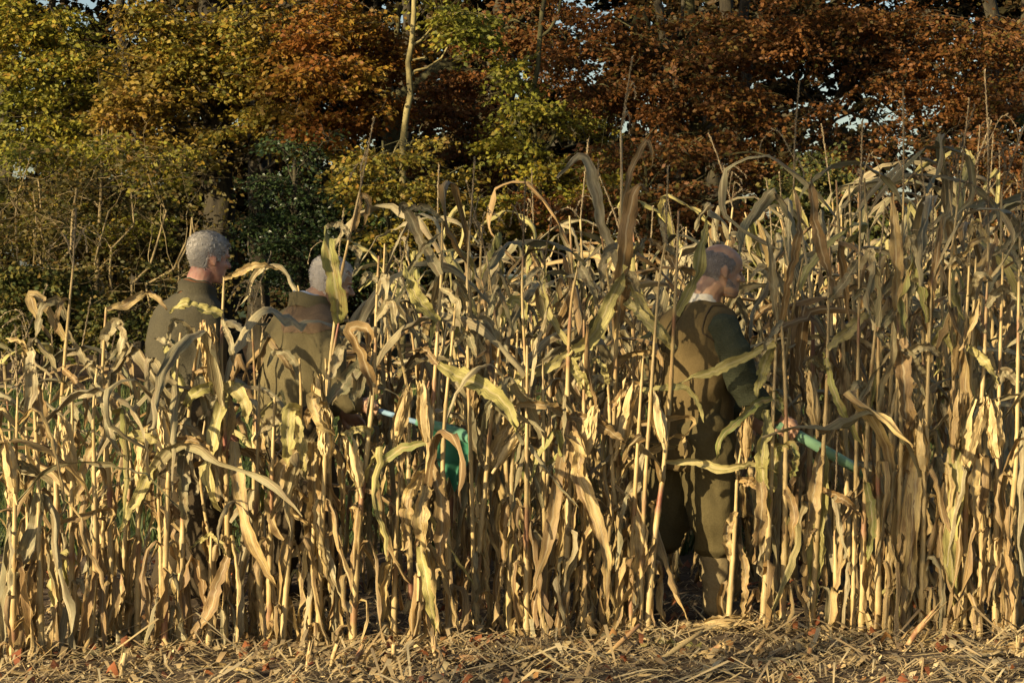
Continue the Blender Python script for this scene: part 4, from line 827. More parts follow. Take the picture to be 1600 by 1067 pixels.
for r in range(1, 11):
    x = -3.6
    while x < 3.8:
        x += (rnd.uniform(.125, .205) if r < 5 else rnd.uniform(.17, .27)) * (1.2 if x < -1.0 else 1.0)
        y = row_y(max(-2.6, min(2.6, x))) + 0.74 * r + rnd.uniform(-.05, .05)
        px, _ = to_px((x, y, 1.0))
        if px < -40 or px > 1640: continue
        # the stand ends early on the left: three rows there, ten on the right
        lim = np.interp(px, [0, 330, 420, 600, 800, 1000, 1300], [3, 3, 4, 5, 7, 8, 9])
        if r > lim: continue
        if any((Vector((x, y)) - k.xy).length < d for k, d in KEEP + FLAG): continue
        if r == 1 and (1010 < px < 1150 or 250 < px < 330 or 430 < px < 530) and rnd.random() < .6: continue
        SPOTS.append((r, x, y, px))
ZW = [(0, 'left of the grey-haired man'), (235, 'by the grey-haired man'), (415, 'by the khaki coat'), (590, 'by the green cloth flag'), (760, 'left of the brown waistcoat'), (1010, 'by the brown waistcoat'), (1200, 'by the green tube'), (1370, 'at the right-hand end')]
RW = {1: 'second row', 2: 'third row'}
BACK = []
for (r, x, y, px) in SPOTS:
    src = PROTO[rnd.randrange(len(PROTO))]
    if id(src) in used: o = copy_plant(src)
    else: o = src; used.add(id(src))
    h = np.interp(px, [0, 300, 420, 640, 900, 1150, 1400, 1600], [1.12, 1.14, 1.30, 1.56, 1.68, 1.70, 1.84, 1.94]) * rnd.uniform(.78, 1.16) / 1.72
    # shorter where the walkers' heads and backs show over the maize
    if r == 1 and (225 < px < 345 or 410 < px < 545): h = min(h, 1.0 / 1.72)
    if r == 1 and 1010 < px < 1170: h = min(h, 1.3 / 1.72)
    if r == 2 and 235 < px < 350: h = min(h, 1.2 / 1.72)
    o.location = (x, y, 0); o.rotation_euler = (rnd.uniform(-.07, .07), rnd.uniform(-.05, .10), rnd.random() * 6.28)
    o.scale = (.5 + .5 * h,) * 2 + (h,)
    z = [w for a, w in ZW if px >= a] or [ZW[0][1]]
    lab = f'dry maize plant in the {RW.get(r, "rear rows")}, {z[-1]}'
    BACK.append((r, x, z[-1], o, lab))
for key in sorted({(b[0] if b[0] < 3 else 3, b[2]) for b in BACK}):
    same = sorted([b for b in BACK if (b[0] if b[0] < 3 else 3, b[2]) == key], key=lambda b: b[1])
    for i, (r, x, z_, o, lab) in enumerate(same):
        grp = lab.replace('dry maize plant', 'dry maize plants')
        if r < 3 and len(same) > 1: lab = f'{ordinal(i + 1)} from left of the {RW[r].replace(" ", "-")} dry maize plants {z_}'
        tag(o, lab, 'maize plant', grp)
for p in PROTO:
    if id(p) not in used:
        for ch in list(p.children): bpy.data.objects.remove(ch)
        bpy.data.objects.remove(p)
print('maize: front', len(PLANTS_XY), 'behind', len(SPOTS))
# ------------------------------------------------------------------ people
def cloth_mat(name, stops, scale=70, bump=0.35, rough=0.95, rib=None):
    m, n, out = newmat(name)
    tc = N(n, 'ShaderNodeTexCoord'); a = N(n, 'ShaderNodeTexNoise', i_Scale=scale, i_Detail=4.0); n.links.new(tc.outputs['Object'], a.inputs['Vector'])
    b = N(n, 'ShaderNodeTexNoise', i_Scale=4.0, i_Detail=4.0); n.links.new(tc.outputs['Object'], b.inputs['Vector'])
    f = math_n(n, 'ADD', math_n(n, 'MULTIPLY', a.outputs[0], .5), math_n(n, 'MULTIPLY', b.outputs[0], .5))
    h = a.outputs[0]
    if rib:
        w = N(n, 'ShaderNodeTexWave', i_Scale=rib, i_Distortion=2.5, i_Detail=2.0, bands_direction='Z'); n.links.new(tc.outputs['Object'], w.inputs['Vector']); h = math_n(n, 'ADD', math_n(n, 'MULTIPLY', w.outputs[1], .2), a.outputs[0])
    finish(n, out, ramp(n, stops, f).outputs[0], rough, 0, h, bump, 0.1, 0.006)
    return m
def skin_mat(name, c, c2):
    m, n, out = newmat(name)
    tc = N(n, 'ShaderNodeTexCoord'); a = N(n, 'ShaderNodeTexNoise', i_Scale=28.0, i_Detail=5.0); n.links.new(tc.outputs['Object'], a.inputs['Vector'])
    finish(n, out, ramp(n, [(0.38, c), (0.62, c2)], a.outputs[0]).outputs[0], 0.5, 0, a.outputs[0], 0.15, 0.3, 0.003)
    m.node_tree.nodes['Principled BSDF'].inputs['Subsurface Weight'].default_value = 0.12
    m.node_tree.nodes['Principled BSDF'].inputs['Subsurface Radius'].default_value = (0.01, 0.004, 0.002)
    return m
SKIN = skin_mat('skin', (0.44, 0.25, 0.18), (0.35, 0.165, 0.12))
SKIN_RED = skin_mat('skin_ruddy', (0.46, 0.295, 0.185), (0.38, 0.215, 0.135))

def loft(bm, rings, n=18):
    """rings: (centre, u, v) with u, v the half axes; closed at both ends"""
    R_ = []
    for c, u, v in rings:
        c, u, v = Vector(c), Vector(u), Vector(v)
        R_.append([bm.verts.new(c + u * math.cos(6.28318 * i / n) + v * math.sin(6.28318 * i / n)) for i in range(n)])
    for a, b in zip(R_, R_[1:]):
        for i in range(n): bm.faces.new((a[i], a[(i + 1) % n], b[(i + 1) % n], b[i]))
    bm.faces.new(R_[0][::-1]); bm.faces.new(R_[-1])
def limb(bm, pts, rad, n=14, squash=None, ref=None):
    pts = [Vector(p) for p in pts]; k = len(pts); rings = []
    if ref is None: ref = Vector((0, 0, 1)) if abs((pts[-1] - pts[0]).normalized().z) < .8 else Vector((1, 0, 0))
    ref = Vector(ref)
    for i in range(k):
        t = (pts[min(i + 1, k - 1)] - pts[max(i - 1, 0)]).normalized()
        u = (ref - t * ref.dot(t)).normalized(); v = t.cross(u)
        s = squash[i] if squash else 1
        rings.append((pts[i], u * rad[i], v * rad[i] * s))
    e0 = (pts[0] - pts[1]).normalized() * rad[0] * .6; e1 = (pts[-1] - pts[-2]).normalized() * rad[-1] * .6
    r0, r1 = rings[0], rings[-1]
    rings = [(r0[0] + e0, r0[1] * .55, r0[2] * .55)] + rings + [(r1[0] + e1, r1[1] * .55, r1[2] * .55)]
    loft(bm, rings, n)
def ball(bm, c, r, mat=None):
    m = Matrix.Translation(Vector(c)) @ (mat if mat is not None else Matrix()) @ Matrix.Diagonal((r[0], r[1], r[2], 1))
    bmesh.ops.create_uvsphere(bm, u_segments=14, v_segments=10, radius=1.0, matrix=m)
def fuse(name, bm, voxel, material, parent, smooth_it=3, wrinkle=0.0, wscale=(7, 7, 4), seed=0, fn=None):
    """one continuous surface out of the overlapping shapes"""
    bmesh.ops.recalc_face_normals(bm, faces=bm.faces)
    me = bpy.data.meshes.new(name); bm.to_mesh(me); bm.free()
    tmp = bpy.data.objects.new('shaping', me); COL.objects.link(tmp)
    md = tmp.modifiers.new('r', 'REMESH'); md.mode = 'VOXEL'; md.voxel_size = voxel
    s = tmp.modifiers.new('s', 'SMOOTH'); s.iterations = smooth_it; s.factor = 0.5
    dg = bpy.context.evaluated_depsgraph_get()
    out = bpy.data.meshes.new_from_object(tmp.evaluated_get(dg)); out.name = name
    bpy.data.objects.remove(tmp); bpy.data.meshes.remove(me)
    if wrinkle or fn:
        nv = len(out.vertices); co = np.empty(nv * 3, np.float32); out.vertices.foreach_get('co', co); co = co.reshape(-1, 3)
        no = np.empty(nv * 3, np.float32); out.vertex_normals.foreach_get('vector', no); no = no.reshape(-1, 3)
        if fn: co = fn(co, no)
        if wrinkle:
            d = np.array([(1 - abs(noise.noise((p[0] * wscale[0] + seed + .4 * p[2], p[1] * wscale[1], p[2] * wscale[2] + .8 * p[0]))) * 2.2) * .7 + .5 * noise.noise((p[0] * 16 + seed, p[1] * 16, p[2] * 11)) for p in co])
            co = co + no * (d * wrinkle)[:, None].astype(np.float32)
        out.vertices.foreach_set('co', co.ravel()); out.update()
    out.materials.clear()
    return obj(name, out, material, parent, True)

HEAD_Z = [(0.0, .02, .086, .032), (.012, .0, .094, .042), (.03, -.018, .094, .052), (.05, -.045, .091, .061), (.07, -.066, .093, .067), (.09, -.080, .093, .070), (.112, -.091, .086, .073), (.135, -.098, .094, .0755), (.16, -.101, .096, .077), (.185, -.097, .086, .075), (.205, -.087, .068, .066), (.222, -.066, .042, .050), (.233, -.038, .012, .028), (.236, -.015, -.010, .006)]
def head_pt(z, phi, off=0.0):
    zz = [h[0] for h in HEAD_Z]
    b, f, w = (np.interp(z, zz, [h[i] for h in HEAD_Z]) for i in (1, 2, 3))
    c = (b + f) / 2; rx = (f - b) / 2
    return Vector((c + (rx + off) * math.cos(phi), (w + off) * math.sin(phi), z))
def head_shapes(bm, Mh, nose=1.0, jowl=0.0):
    n = 24; rows = []
    for z, b, f, w in HEAD_Z:
        rows.append([bm.verts.new(Mh @ head_pt(z, 6.28318 * i / n, jowl * max(0, 1 - abs(z - .03) / .05) if z < .09 else 0)) for i in range(n)])
    for a, c in zip(rows, rows[1:]):
        for i in range(n): bm.faces.new((a[i], a[(i + 1) % n], c[(i + 1) % n], c[i]))
    bm.faces.new(rows[0][::-1]); bm.faces.new(rows[-1])
    tr = lambda p: Mh @ Vector(p)
    Rm = Mh.to_3x3().to_4x4()
    # nose: bridge to tip, wings; brow, cheekbones, lips, chin
    limb(bm, [tr((.088, 0, .132)), tr((.098, 0, .115)), tr((.110 * 1.0, 0, .098)), tr((.113 + .004 * nose, 0, .088))], [.008, .009, .0115, .0125 * nose], 10)
    for s in (-1, 1):
        ball(bm, tr((.098, s * .011, .085)), (.010, .008, .008), Rm)
        ball(bm, tr((.084, s * .030, .137)), (.014, .022, .008), Rm)
        ball(bm, tr((.072, s * .040, .093)), (.020, .020, .018), Rm)
        # ear
        e = Rm @ Matrix.Rotation(-.25, 4, 'Y') @ Matrix.Rotation(s * .35, 4, 'Z')
        ball(bm, tr((-.012, s * .078, .112)), (.019, .0075, .033), e)
        ball(bm, tr((-.004, s * .078, .090)), (.010, .007, .014), e)
    ball(bm, tr((.090, 0, .066)), (.010, .024, .006), Rm); ball(bm, tr((.088, 0, .054)), (.010, .020, .007), Rm)
    ball(bm, tr((.084, 0, .016)), (.016, .022, .015), Rm)
def hand_shapes(bm, wrist, C, A, r, palm_side, s=1.0):
    """fingers closed round a rod of radius r through C along A; the palm sits on palm_side of it"""
    A = Vector(A).normalized(); P = Vector(palm_side); P = (P - A * P.dot(A)).normalized(); Q = A.cross(P)
    C = Vector(C); wrist = Vector(wrist)
    pc = C + P * (r + .017)
    limb(bm, [wrist, wrist.lerp(pc, .5), pc - Q * .012, pc + Q * .028], [.027, .029, .034, .030], 12, squash=[.8, .6, .5, .45], ref=A)
    for i, (L, w) in enumerate(((.95, .0095), (1.05, .0098), (1.0, .0094), (.82, .0082))):
        c = C + A * ((i - 1.5) * .0205)
        pts = []
        for a in np.linspace(.45, .45 + 2.9 * L, 7): pts.append(c + (P * math.cos(a) + Q * math.sin(a)) * (r + .010 + .004 * (a < .8)))
        limb(bm, [pc + A * ((i - 1.5) * .017) + Q * .01] + pts, [.011] + list(np.linspace(w * 1.1, w * .85, 7)), 8)
    c = C + A * (-.046)
    limb(bm, [pc - A * .02 - Q * .02, c + P * (r + .012) - Q * .012, c - Q * (r + .011), c - Q * (r + .006) * .6 - P * (r + .010), c + Q * .3 * r - P * (r + .011)], [.015, .0125, .0115, .0105, .0095], 8)
def loose_hand(bm, wrist, d, side):
    d = Vector(d).normalized(); side = Vector(side); side = (side - d * side.dot(d)).normalized(); nrm = d.cross(side)
    wrist = Vector(wrist)
    limb(bm, [wrist, wrist + d * .04, wrist + d * .09], [.026, .036, .038], 12, squash=[.7, .45, .4], ref=side)
    for i, L in enumerate((.072, .080, .075, .058)):
        b = wrist + d * .088 + side * ((i - 1.5) * .019)
        limb(bm, [b, b + d * L * .5 + nrm * .006, b + d * L * .8 + nrm * .02, b + d * L + nrm * .035], [.0095, .009, .0085, .0075], 8)
    b = wrist + d * .03 - side * .024
    limb(bm, [b, b - side * .022 + d * .03 + nrm * .01, b - side * .024 + d * .062 + nrm * .02], [.0135, .012, .010], 8)
def blades_hair(name, Mh, region, count, length, flow, material, parent, seed, lift=0.25, off=0.004, base_step=None, clump=0.3):
    """hair as many short strands lying over the scalp, rooted inside the region"""
    rg = np.random.default_rng(seed); V = []; F_ = []
    got = 0
    while got < count:
        z = rg.uniform(.02, .236); phi = rg.uniform(-math.pi, math.pi)
        if not region(z, phi): continue
        p = head_pt(z, phi, off * .4); q = head_pt(z, phi + .02, 0) - head_pt(z, phi, 0); e = head_pt(min(z + .004, .236), phi, 0) - head_pt(z, phi, 0)
        nrm = q.cross(e)
        if nrm.length < 1e-9: nrm = Vector((0, 0, 1))
        nrm.normalize()
        f = Vector(flow(p, phi)) + Vector(rg.normal(size=3)) * clump; f = (f - nrm * f.dot(nrm))
        if f.length < 1e-6: continue
        f.normalize(); w = f.cross(nrm) * .0019
        L = length * rg.uniform(.6, 1.2)
        mid = p + f * L * .5 + nrm * (off + lift * L * .5); tip = p + f * L + nrm * (off + lift * L * rg.uniform(-.1, .6))
        b = len(V)
        for x in (p - w, p + w, mid + w, mid - w, tip): V.append(tuple(Mh @ x))
        F_.append((b, b + 1, b + 2)); F_.append((b, b + 2, b + 3)); F_.append((b + 3, b + 2, b + 4)); got += 1
    return obj(name, mesh_np(name, V, F_), material, parent)
def hair_cap(bmname, Mh, reg_, off, material, parent):
    region = lambda z, ph: all(reg_(z + a, ph + b) for a, b in ((0, 0), (.009, 0), (-.009, 0), (0, .13), (0, -.13)) if z + a < .2355)
    g = bmesh.new(); nz, nph = 60, 96; grid = {}
    for i in range(nz):
        for j in range(nph):
            z = .01 + (.2355 - .01) * i / (nz - 1); ph = 6.28318 * j / nph - math.pi
            if region(z, ph): grid[i, j] = g.verts.new(Mh @ head_pt(z, ph, off))
    for (i, j) in list(grid):
        k = [(i, j), (i, (j + 1) % nph), (i + 1, (j + 1) % nph), (i + 1, j)]
        if all(x in grid for x in k): g.faces.new([grid[x] for x in k])
    me = bpy.data.meshes.new(bmname); g.to_mesh(me); g.free()
    return obj(bmname, me, material, parent, True)

def frame(theta): return Vector((math.cos(theta), math.sin(theta), 0)), Vector((math.sin(theta), -math.cos(theta), 0))
class Man:
    """joints in world coordinates; th = facing of the chest (0 = to the right of the picture, + = away from the camera)"""
    def __init__(s, label, feet, th, pelvis, chest, neck, head, hth, hpitch, group='men walking through the maize'):
        s.root = empty('person', feet); tag(s.root, label, 'person', group); s.o = Vector(feet)
        s.F, s.Rt = frame(th); s.pel, s.che, s.nec = (Vector(x) - s.o for x in (pelvis, chest, neck))
        hd = Vector(head) - s.o
        s.Mh = Matrix.Translation(hd) @ Matrix.Rotation(hth, 4, 'Z') @ Matrix.Rotation(hpitch, 4, 'Y')
        s.rel = lambda p: Vector(p) - s.o
    def torso(s, bm, k=1.0, wide=1.0, deep=1.0, low=None, belly=0.0, shoulder=.195, top=True, z_off=0):
        F, Rt = s.F, s.Rt; pel, che, nec = s.pel, s.che, s.nec
        def rg(c, w, d, f=0.0): return (c + F * f, Rt * w * wide * k, F * d * deep * k)
        R_ = []
        if low is not None:
            R_.append(rg(pel + Vector((0, 0, low)), .185, .135)); R_.append(rg(pel + Vector((0, 0, low * .5)), .188, .14))
        else: R_.append(rg(pel - Vector((0, 0, .10)), .15, .11))
        R_ += [rg(pel, .180, .135, belly * .3), rg(pel.lerp(che, .35), .172, .128 + belly, belly * .4), rg(pel.lerp(che, .7), .180, .130 + belly * .5, belly * .2), rg(che, .190, .130), rg(che.lerp(nec, .42), shoulder * 1.0, .125), rg(che.lerp(nec, .68), shoulder * .86, .105), rg(che.lerp(nec, .86), .115, .085), rg(nec, .070, .068)]
        loft(bm, R_, 26)
def dress_man(m, spec):
    """builds body, clothes and hair from a spec of joints (world)"""
    rel = m.rel; F, Rt = m.F, m.Rt
    bm = bmesh.new()
    head_shapes(bm, m.Mh, spec.get('nose', 1.0), spec.get('jowl', 0.0))
    limb(bm, [m.nec - Vector((0, 0, .05)), m.nec.lerp(m.Mh @ Vector((-.03, 0, .06)), .5), m.Mh @ Vector((-.018, 0, .06))], [spec.get('neckr', .062) * 1.06, spec.get('neckr', .062), spec.get('neckr', .062) * .98], 16)
    m.torso(bm, .86, spec.get('wide', 1), spec.get('deep', 1), belly=spec.get('belly', 0))
    for a in spec['arms']:
        sh, el, wr = (rel(x) for x in a['j'])
        limb(bm, [sh + (m.che - sh) * .3, sh.lerp(el, .25), sh.lerp(el, .5), el, el.lerp(wr, .4), wr], [.045, .046, .046, .040, .038, .027])
        if 'grip' in a: hand_shapes(bm, wr, rel(a['grip'][0]), a['grip'][1], a['grip'][2], a['grip'][3])
        else: loose_hand(bm, wr, (wr - el), Rt.lerp(F, .5))
    for l in spec['legs']:
        hp, kn, an = (rel(x) for x in l['j'])
        limb(bm, [hp, hp.lerp(kn, .5), kn, kn.lerp(an, .35), an], [.085, .075, .055, .055, .038])
        toe = an + Vector(l['toe']) * .15; toe.z = max(.03, l.get('toez', .03))
        limb(bm, [an + Vector((0, 0, -.03)), an.lerp(toe, .5) - Vector((0, 0, .02)), toe], [.036, .036, .026])
    fuse('body', bm, .0048, spec['skin'], m.root, 2)
    # eyes
    for s in (-1, 1):
        b = bmesh.new(); ball(b, m.Mh @ Vector((.079, s * .031, .117)), (.0115,) * 3)
        me = bpy.data.meshes.new('eye'); b.to_mesh(me); b.free(); obj('eye', me, M['eye'], m.root, True)
    # legs of the trousers
    bm = bmesh.new(); ks = spec.get('baggy', 1.0)
    for l in spec['legs']:
        hp, kn, an = (rel(x) for x in l['j'])
        if spec.get('breeks'):
            lo = kn.lerp(an, .30)
            limb(bm, [hp + Vector((0, 0, .03)), hp.lerp(kn, .35), hp.lerp(kn, .7), kn, lo, kn.lerp(an, .38)], [.128, .125, .118, .112, .100, .066])
        else: limb(bm, [hp + Vector((0, 0, .03)), hp.lerp(kn, .5), kn, kn.lerp(an, .5), an + Vector((0, 0, .01))], [.118, .108, .092, .085, .082])
    loft(bm, [(m.pel + Vector((0, 0, .16)), Rt * .17 * spec.get('wide', 1), F * .125), (m.pel, Rt * .178 * spec.get('wide', 1), F * .14), (m.pel - Vector((0, 0, .12)), Rt * .15, F * .12), (m.pel - Vector((0, 0, .18)), Rt * .07, F * .06)], 20)
    fuse('trousers', bm, .009, spec['trousers'], m.root, 3, .015, (8, 8, 9), 3)
    for l in spec['legs']:
        hp, kn, an = (rel(x) for x in l['j']); t = Vector(l['toe'])
        if spec.get('breeks'):
            bm = bmesh.new(); limb(bm, [kn.lerp(an, .25), kn.lerp(an, .5), kn.lerp(an, .8), an + Vector((0, 0, .0))], [.070, .074, .064, .066], 14)
            fuse('gaiter', bm, .007, M['gaiter'], m.root, 2, .007, (9, 9, 14), 5)
        bm = bmesh.new(); toe = an + t * .17; toe.z = l.get('toez', .035) + .01
        heel = an - t * .045 + Vector((0, 0, -.055))
        limb(bm, [an + Vector((0, 0, .06)), an, heel + t * .06, an.lerp(toe, .55) - Vector((0, 0, .015)), toe], [.052, .052, .050, .046, .036], 12)
        fuse('boot', bm, .006, M['boot'], m.root, 2)
    # coat or waistcoat
    bm = bmesh.new()
    m.torso(bm, 1.06 * spec.get('coatk', 1), spec.get('wide', 1), spec.get('deep', 1), low=spec['hem'], belly=spec.get('belly', 0))
    if spec['coat_sleeves']:
        for a in spec['arms']:
            sh, el, wr = (rel(x) for x in a['j'])
            limb(bm, [sh + (m.che - sh) * .12, sh.lerp(el, .4), el, el.lerp(wr, .5), wr.lerp(el, .12)], [.086, .080, .070, .062, .054], 14)
    else:
        for a in spec['arms']:
            sh = rel(a['j'][0]); ball(bm, sh.lerp(m.che, .30) + Vector((0, 0, .045)), (.062, .062, .040))
    coat = fuse(spec['coat_name'], bm, .008, spec['coat'], m.root, 3, spec.get('wr', .016), (6, 6, 3.6), spec.get('seed', 0))
    if not spec['coat_sleeves']:
        for a in spec['arms']:
            sh, el, wr = (rel(x) for x in a['j'])
            bm = bmesh.new(); limb(bm, [sh + (m.che - sh) * .18, sh.lerp(el, .45), el.lerp(sh, .08), el.lerp(wr, .1), el.lerp(wr, .55), wr.lerp(el, .10)], [.084, .078, .072, .069, .058, .046], 16)
            fuse('sleeve', bm, .0065, spec['sleeve'], m.root, 3, .009, (9, 9, 12), 9)
    return coat
def collar(name, m, r, h, material, seed=0, open_=0.5, drop=0.0, flare=1.12, tilt=0.25, parent=None):
    """a turned up collar round the neck, open in front"""
    F, Rt = m.F, m.Rt; c = m.nec + Vector((0, 0, -.03 + drop)); rows = []
    for v, rr, dz in ((0, r * 1.05, 0), (.5, r * .98, h * .55), (1, r * flare, h), (1.05, r * flare + .006, h * .98), (.5, r * 1.02 + .008, h * .5), (0, r * 1.08 + .01, -.005)):
        row = []
        for a in np.linspace(math.pi - (math.pi - open_), math.pi + (math.pi - open_), 30):
            d = F * math.cos(a) + Rt * math.sin(a)
            row.append(tuple(c + d * rr + Vector((0, 0, dz - tilt * r * math.cos(a) * 1.0 - .004 * math.sin(a * 5 + seed)))))
        rows.append(row)
    g = Geo(); g.grid(rows); return g.build(name, material, parent or m.root)
M['eye'] = noise_mat('eye', [(0.3, (0.16, 0.11, 0.08)), (0.7, (0.5, 0.45, 0.4))], 60, 1, .2, 0, 0, False)
M['boot'] = noise_mat('boot_leather', [(0.3, (0.03, 0.022, 0.013)), (0.7, (0.075, 0.055, 0.032))], 20, 4, .6, 0, .3)
M['gaiter'] = cloth_mat('gaiter_canvas', [(0.35, (0.16, 0.125, 0.065)), (0.65, (0.235, 0.185, 0.10))], 120)
hair_grey = island_mat('hair_grey', [(0, (0.30, 0.28, 0.25)), (.5, (0.38, 0.355, 0.32)), (1, (0.47, 0.44, 0.40))], 0.15, .5)
hair_white = island_mat('hair_white', [(0, (0.58, 0.53, 0.46)), (.5, (0.66, 0.61, 0.53)), (1, (0.74, 0.69, 0.61))], 0.15, .5)
hair_dark = island_mat('hair_dark_grey', [(0, (0.19, 0.165, 0.14)), (.5, (0.25, 0.215, 0.185)), (1, (0.31, 0.27, 0.235))], 0.1, .5)
def flow_back(p, phi): return (-.8, 0, -.35 if p.x < .02 else .15)
def flow_down(p, phi): return (-.45, 0, -1.0)

# --- the man in the brown waistcoat, right
Y3 = 10.12
P = at
m3 = Man('balding bearded man in brown waistcoat and knitted green sleeves gripping a green tube', (P(1082, 0, Y3).x, Y3, 0), R(38), P(1080, 662, Y3), P(1080, 545, Y3), P(1098, 472, Y3), P(1120, 461, Y3 - .01), R(15), R(11))
d3 = (P(1350, 738, 10.06) - P(1228, 668, 10.06)).normalized()
A3 = [dict(j=(P(1133, 502, 9.95), P(1164, 612, 9.93), P(1212, 652, 10.06)), grip=(P(1233, 672, 10.06), d3, .024, (-.1, -.3, 1.0))),
      dict(j=(P(1052, 497, 10.29), P(1100, 606, 10.42), P(1165, 650, 10.45)))]
L3 = [dict(j=(P(1098, 672, 10.03), P(1117, 812, 10.0), P(1120, 948, 10.06)), toe=(.85, .5, 0)),
      dict(j=(P(1066, 672, 10.2), P(1040, 815, 10.2), P(985, 930, 10.14)), toe=(.8, .55, -.35), toez=.03)]
waist = cloth_mat('waistcoat_brown', [(0.35, (0.088, 0.064, 0.028)), (0.65, (0.130, 0.094, 0.041))], 160, .3)
knit = cloth_mat('knit_green', [(0.30, (0.040, 0.046, 0.028)), (0.5, (0.058, 0.064, 0.038)), (0.75, (0.085, 0.088, 0.052))], 190, .8, rib=26)
breek = cloth_mat('breeks_olive', [(0.35, (0.062, 0.050, 0.022)), (0.65, (0.092, 0.074, 0.034))], 130)
shirt = cloth_mat('shirt_check', [(0.4, (0.55, 0.50, 0.40)), (0.6, (0.70, 0.66, 0.55))], 60, .2)
coat3 = dress_man(m3, dict(skin=SKIN_RED, arms=A3, legs=L3, trousers=breek, breeks=True, coat=waist, coat_name='waistcoat', coat_sleeves=False, sleeve=knit, hem=-.20, wide=1.12, deep=1.12, belly=.03, neckr=.068, jowl=.008, nose=1.05, wr=.017, seed=2))
collar('shirt_collar', m3, .072, .045, shirt, 1, .45, .012, 1.04)
# centre seam and vent of the waistcoat, its armhole binding
def on_surface(o, pts, out=.0025):
    me = o.data; bv = BVHTree.FromPolygons([v.co for v in me.vertices], [p.vertices for p in me.polygons]); res = []
    for p in pts:
        q = bv.find_nearest(Vector(p)); res.append(tuple(q[0] + q[1] * out))
    return res
bk = [m3.nec - m3.F * .09 + Vector((0, 0, -.04))] + [m3.nec.lerp(m3.che, .9) - m3.F * .2] + [m3.che.lerp(m3.pel, t) - m3.F * .22 for t in (.3, .6, .9)] + [m3.pel - m3.F * .22 + Vector((0, 0, z)) for z in (-.08, -.18)]
g = Geo(); g.tube(on_surface(coat3, spline(bk, 40)), .003, 5); g.build('seam', waist, coat3)
sh3 = m3.rel(A3[0]['j'][0])
ax = (sh3 - m3.che); ax.z = 0; ax.normalize(); up = Vector((0, 0, 1)); fw_ = ax.cross(up)
ring = [sh3 - ax * .055 + (up * math.sin(a) * .105 + fw_ * math.cos(a) * .075) for a in np.linspace(0, 6.283, 30)]
g = Geo(); g.tube(on_surface(coat3, ring), .0045, 6); g.build('armhole_binding', noise_mat('binding_dark', [(0.3, (.04, .028, .014)), (.7, (.07, .05, .025))], 40), coat3)
# hair ring, thin on top; short grey beard
def reg3(z, ph):
    p = head_pt(z, ph)
    e = .004 * math.sin(ph * 9 + z * 60) + .003 * math.sin(ph * 23 + 1)
    if z > .192 + e * 1.2 - max(0, p.x + .05) * .22: return False
    if p.x > .040 + e * .7 - abs(z - .155) * .35: return False
    if p.x > .028 and z < .13: return False
    if z < .055 + max(0, p.x + .06) * .75: return False
    return not (abs(p.y) > .06 and -.035 < p.x < .02 and z < .138)
hair_cap('hair', m3.Mh, reg3, .002, hair_dark, m3.root)
blades_hair('hair_strands', m3.Mh, reg3, 3200, .026, flow_down, hair_dark, m3.root, 1, .3, .003, clump=.5)
def beard3(z, ph):
    p = head_pt(z, ph); return p.x > .012 and z < .085 and z < .040 + .62 * max(0, .085 - p.x) + .003 * math.sin(ph * 17)
beard_m = island_mat('beard_grey', [(0, (0.20, 0.15, 0.12)), (.5, (0.26, 0.21, 0.175)), (1, (0.34, 0.29, 0.25))], 0.1, .6)
blades_hair('beard', m3.Mh, beard3, 3200, .009, lambda p, ph: (.35, 0, -1), beard_m, m3.root, 2, .45, .002)

# --- the grey-haired man, far left
Y1 = 10.6
m1 = Man('grey-haired man in a dark olive fleece jacket walking away to the right', (P(288, 0, Y1).x, Y1, 0), R(46), P(287, 650, Y1), P(284, 535, Y1), P(308, 452, Y1), P(321, 440, Y1), R(34), R(9))
A1 = [dict(j=(P(322, 482, 10.45), P(332, 585, 10.42), P(352, 660, 10.5))), dict(j=(P(266, 482, 10.78), P(285, 580, 10.9), P(330, 640, 10.95)))]
L1 = [dict(j=(P(300, 655, 10.5), P(322, 800, 10.5), P(315, 915, 10.55)), toe=(.75, .6, 0)), dict(j=(P(275, 655, 10.7), P(290, 800, 10.75), P(262, 915, 10.7)), toe=(.75, .6, 0))]
fleece = cloth_mat('fleece_dark_olive', [(0.35, (0.046, 0.041, 0.027)), (0.65, (0.072, 0.064, 0.041))], 120, .5)
darkt = cloth_mat('trousers_dark', [(0.35, (0.040, 0.030, 0.018)), (0.65, (0.062, 0.048, 0.028))], 110)
coat1 = dress_man(m1, dict(skin=SKIN, arms=A1, legs=L1, trousers=darkt, coat=fleece, coat_name='jacket', coat_sleeves=True, hem=-.08, wide=1.08, deep=1.05, belly=.01, seed=4))
rust_c = cloth_mat('collar_rust', [(0.35, (0.13, 0.06, 0.028)), (0.65, (0.19, 0.09, 0.045))], 90)
collar('collar', m1, .082, .050, fleece, 2, .7, .004, 1.08, parent=coat1)
collar('collar_lining', m1, .076, .058, rust_c, 3, .9, .004, 1.02, parent=coat1)
collar('shirt_collar', m1, .068, .050, cloth_mat('shirt_green', [(0.4, (0.03, 0.07, 0.05)), (0.6, (0.05, 0.11, 0.075))], 60), 3, .9, .018, 1.0)
def reg1(z, ph):
    p = head_pt(z, ph)
    if p.x > .055 and z < .178: return False
    if p.x > .03 and z < .138: return False
    if z < .045 + max(0, p.x + .07) * .55: return False
    return not (abs(p.y) > .06 and -.04 < p.x < .022 and z < .138)
hair_cap('hair', m1.Mh, reg1, .007, hair_grey, m1.root)
blades_hair('hair_strands', m1.Mh, reg1, 4200, .036, flow_back, hair_grey, m1.root, 3, .3, .006, clump=.45)

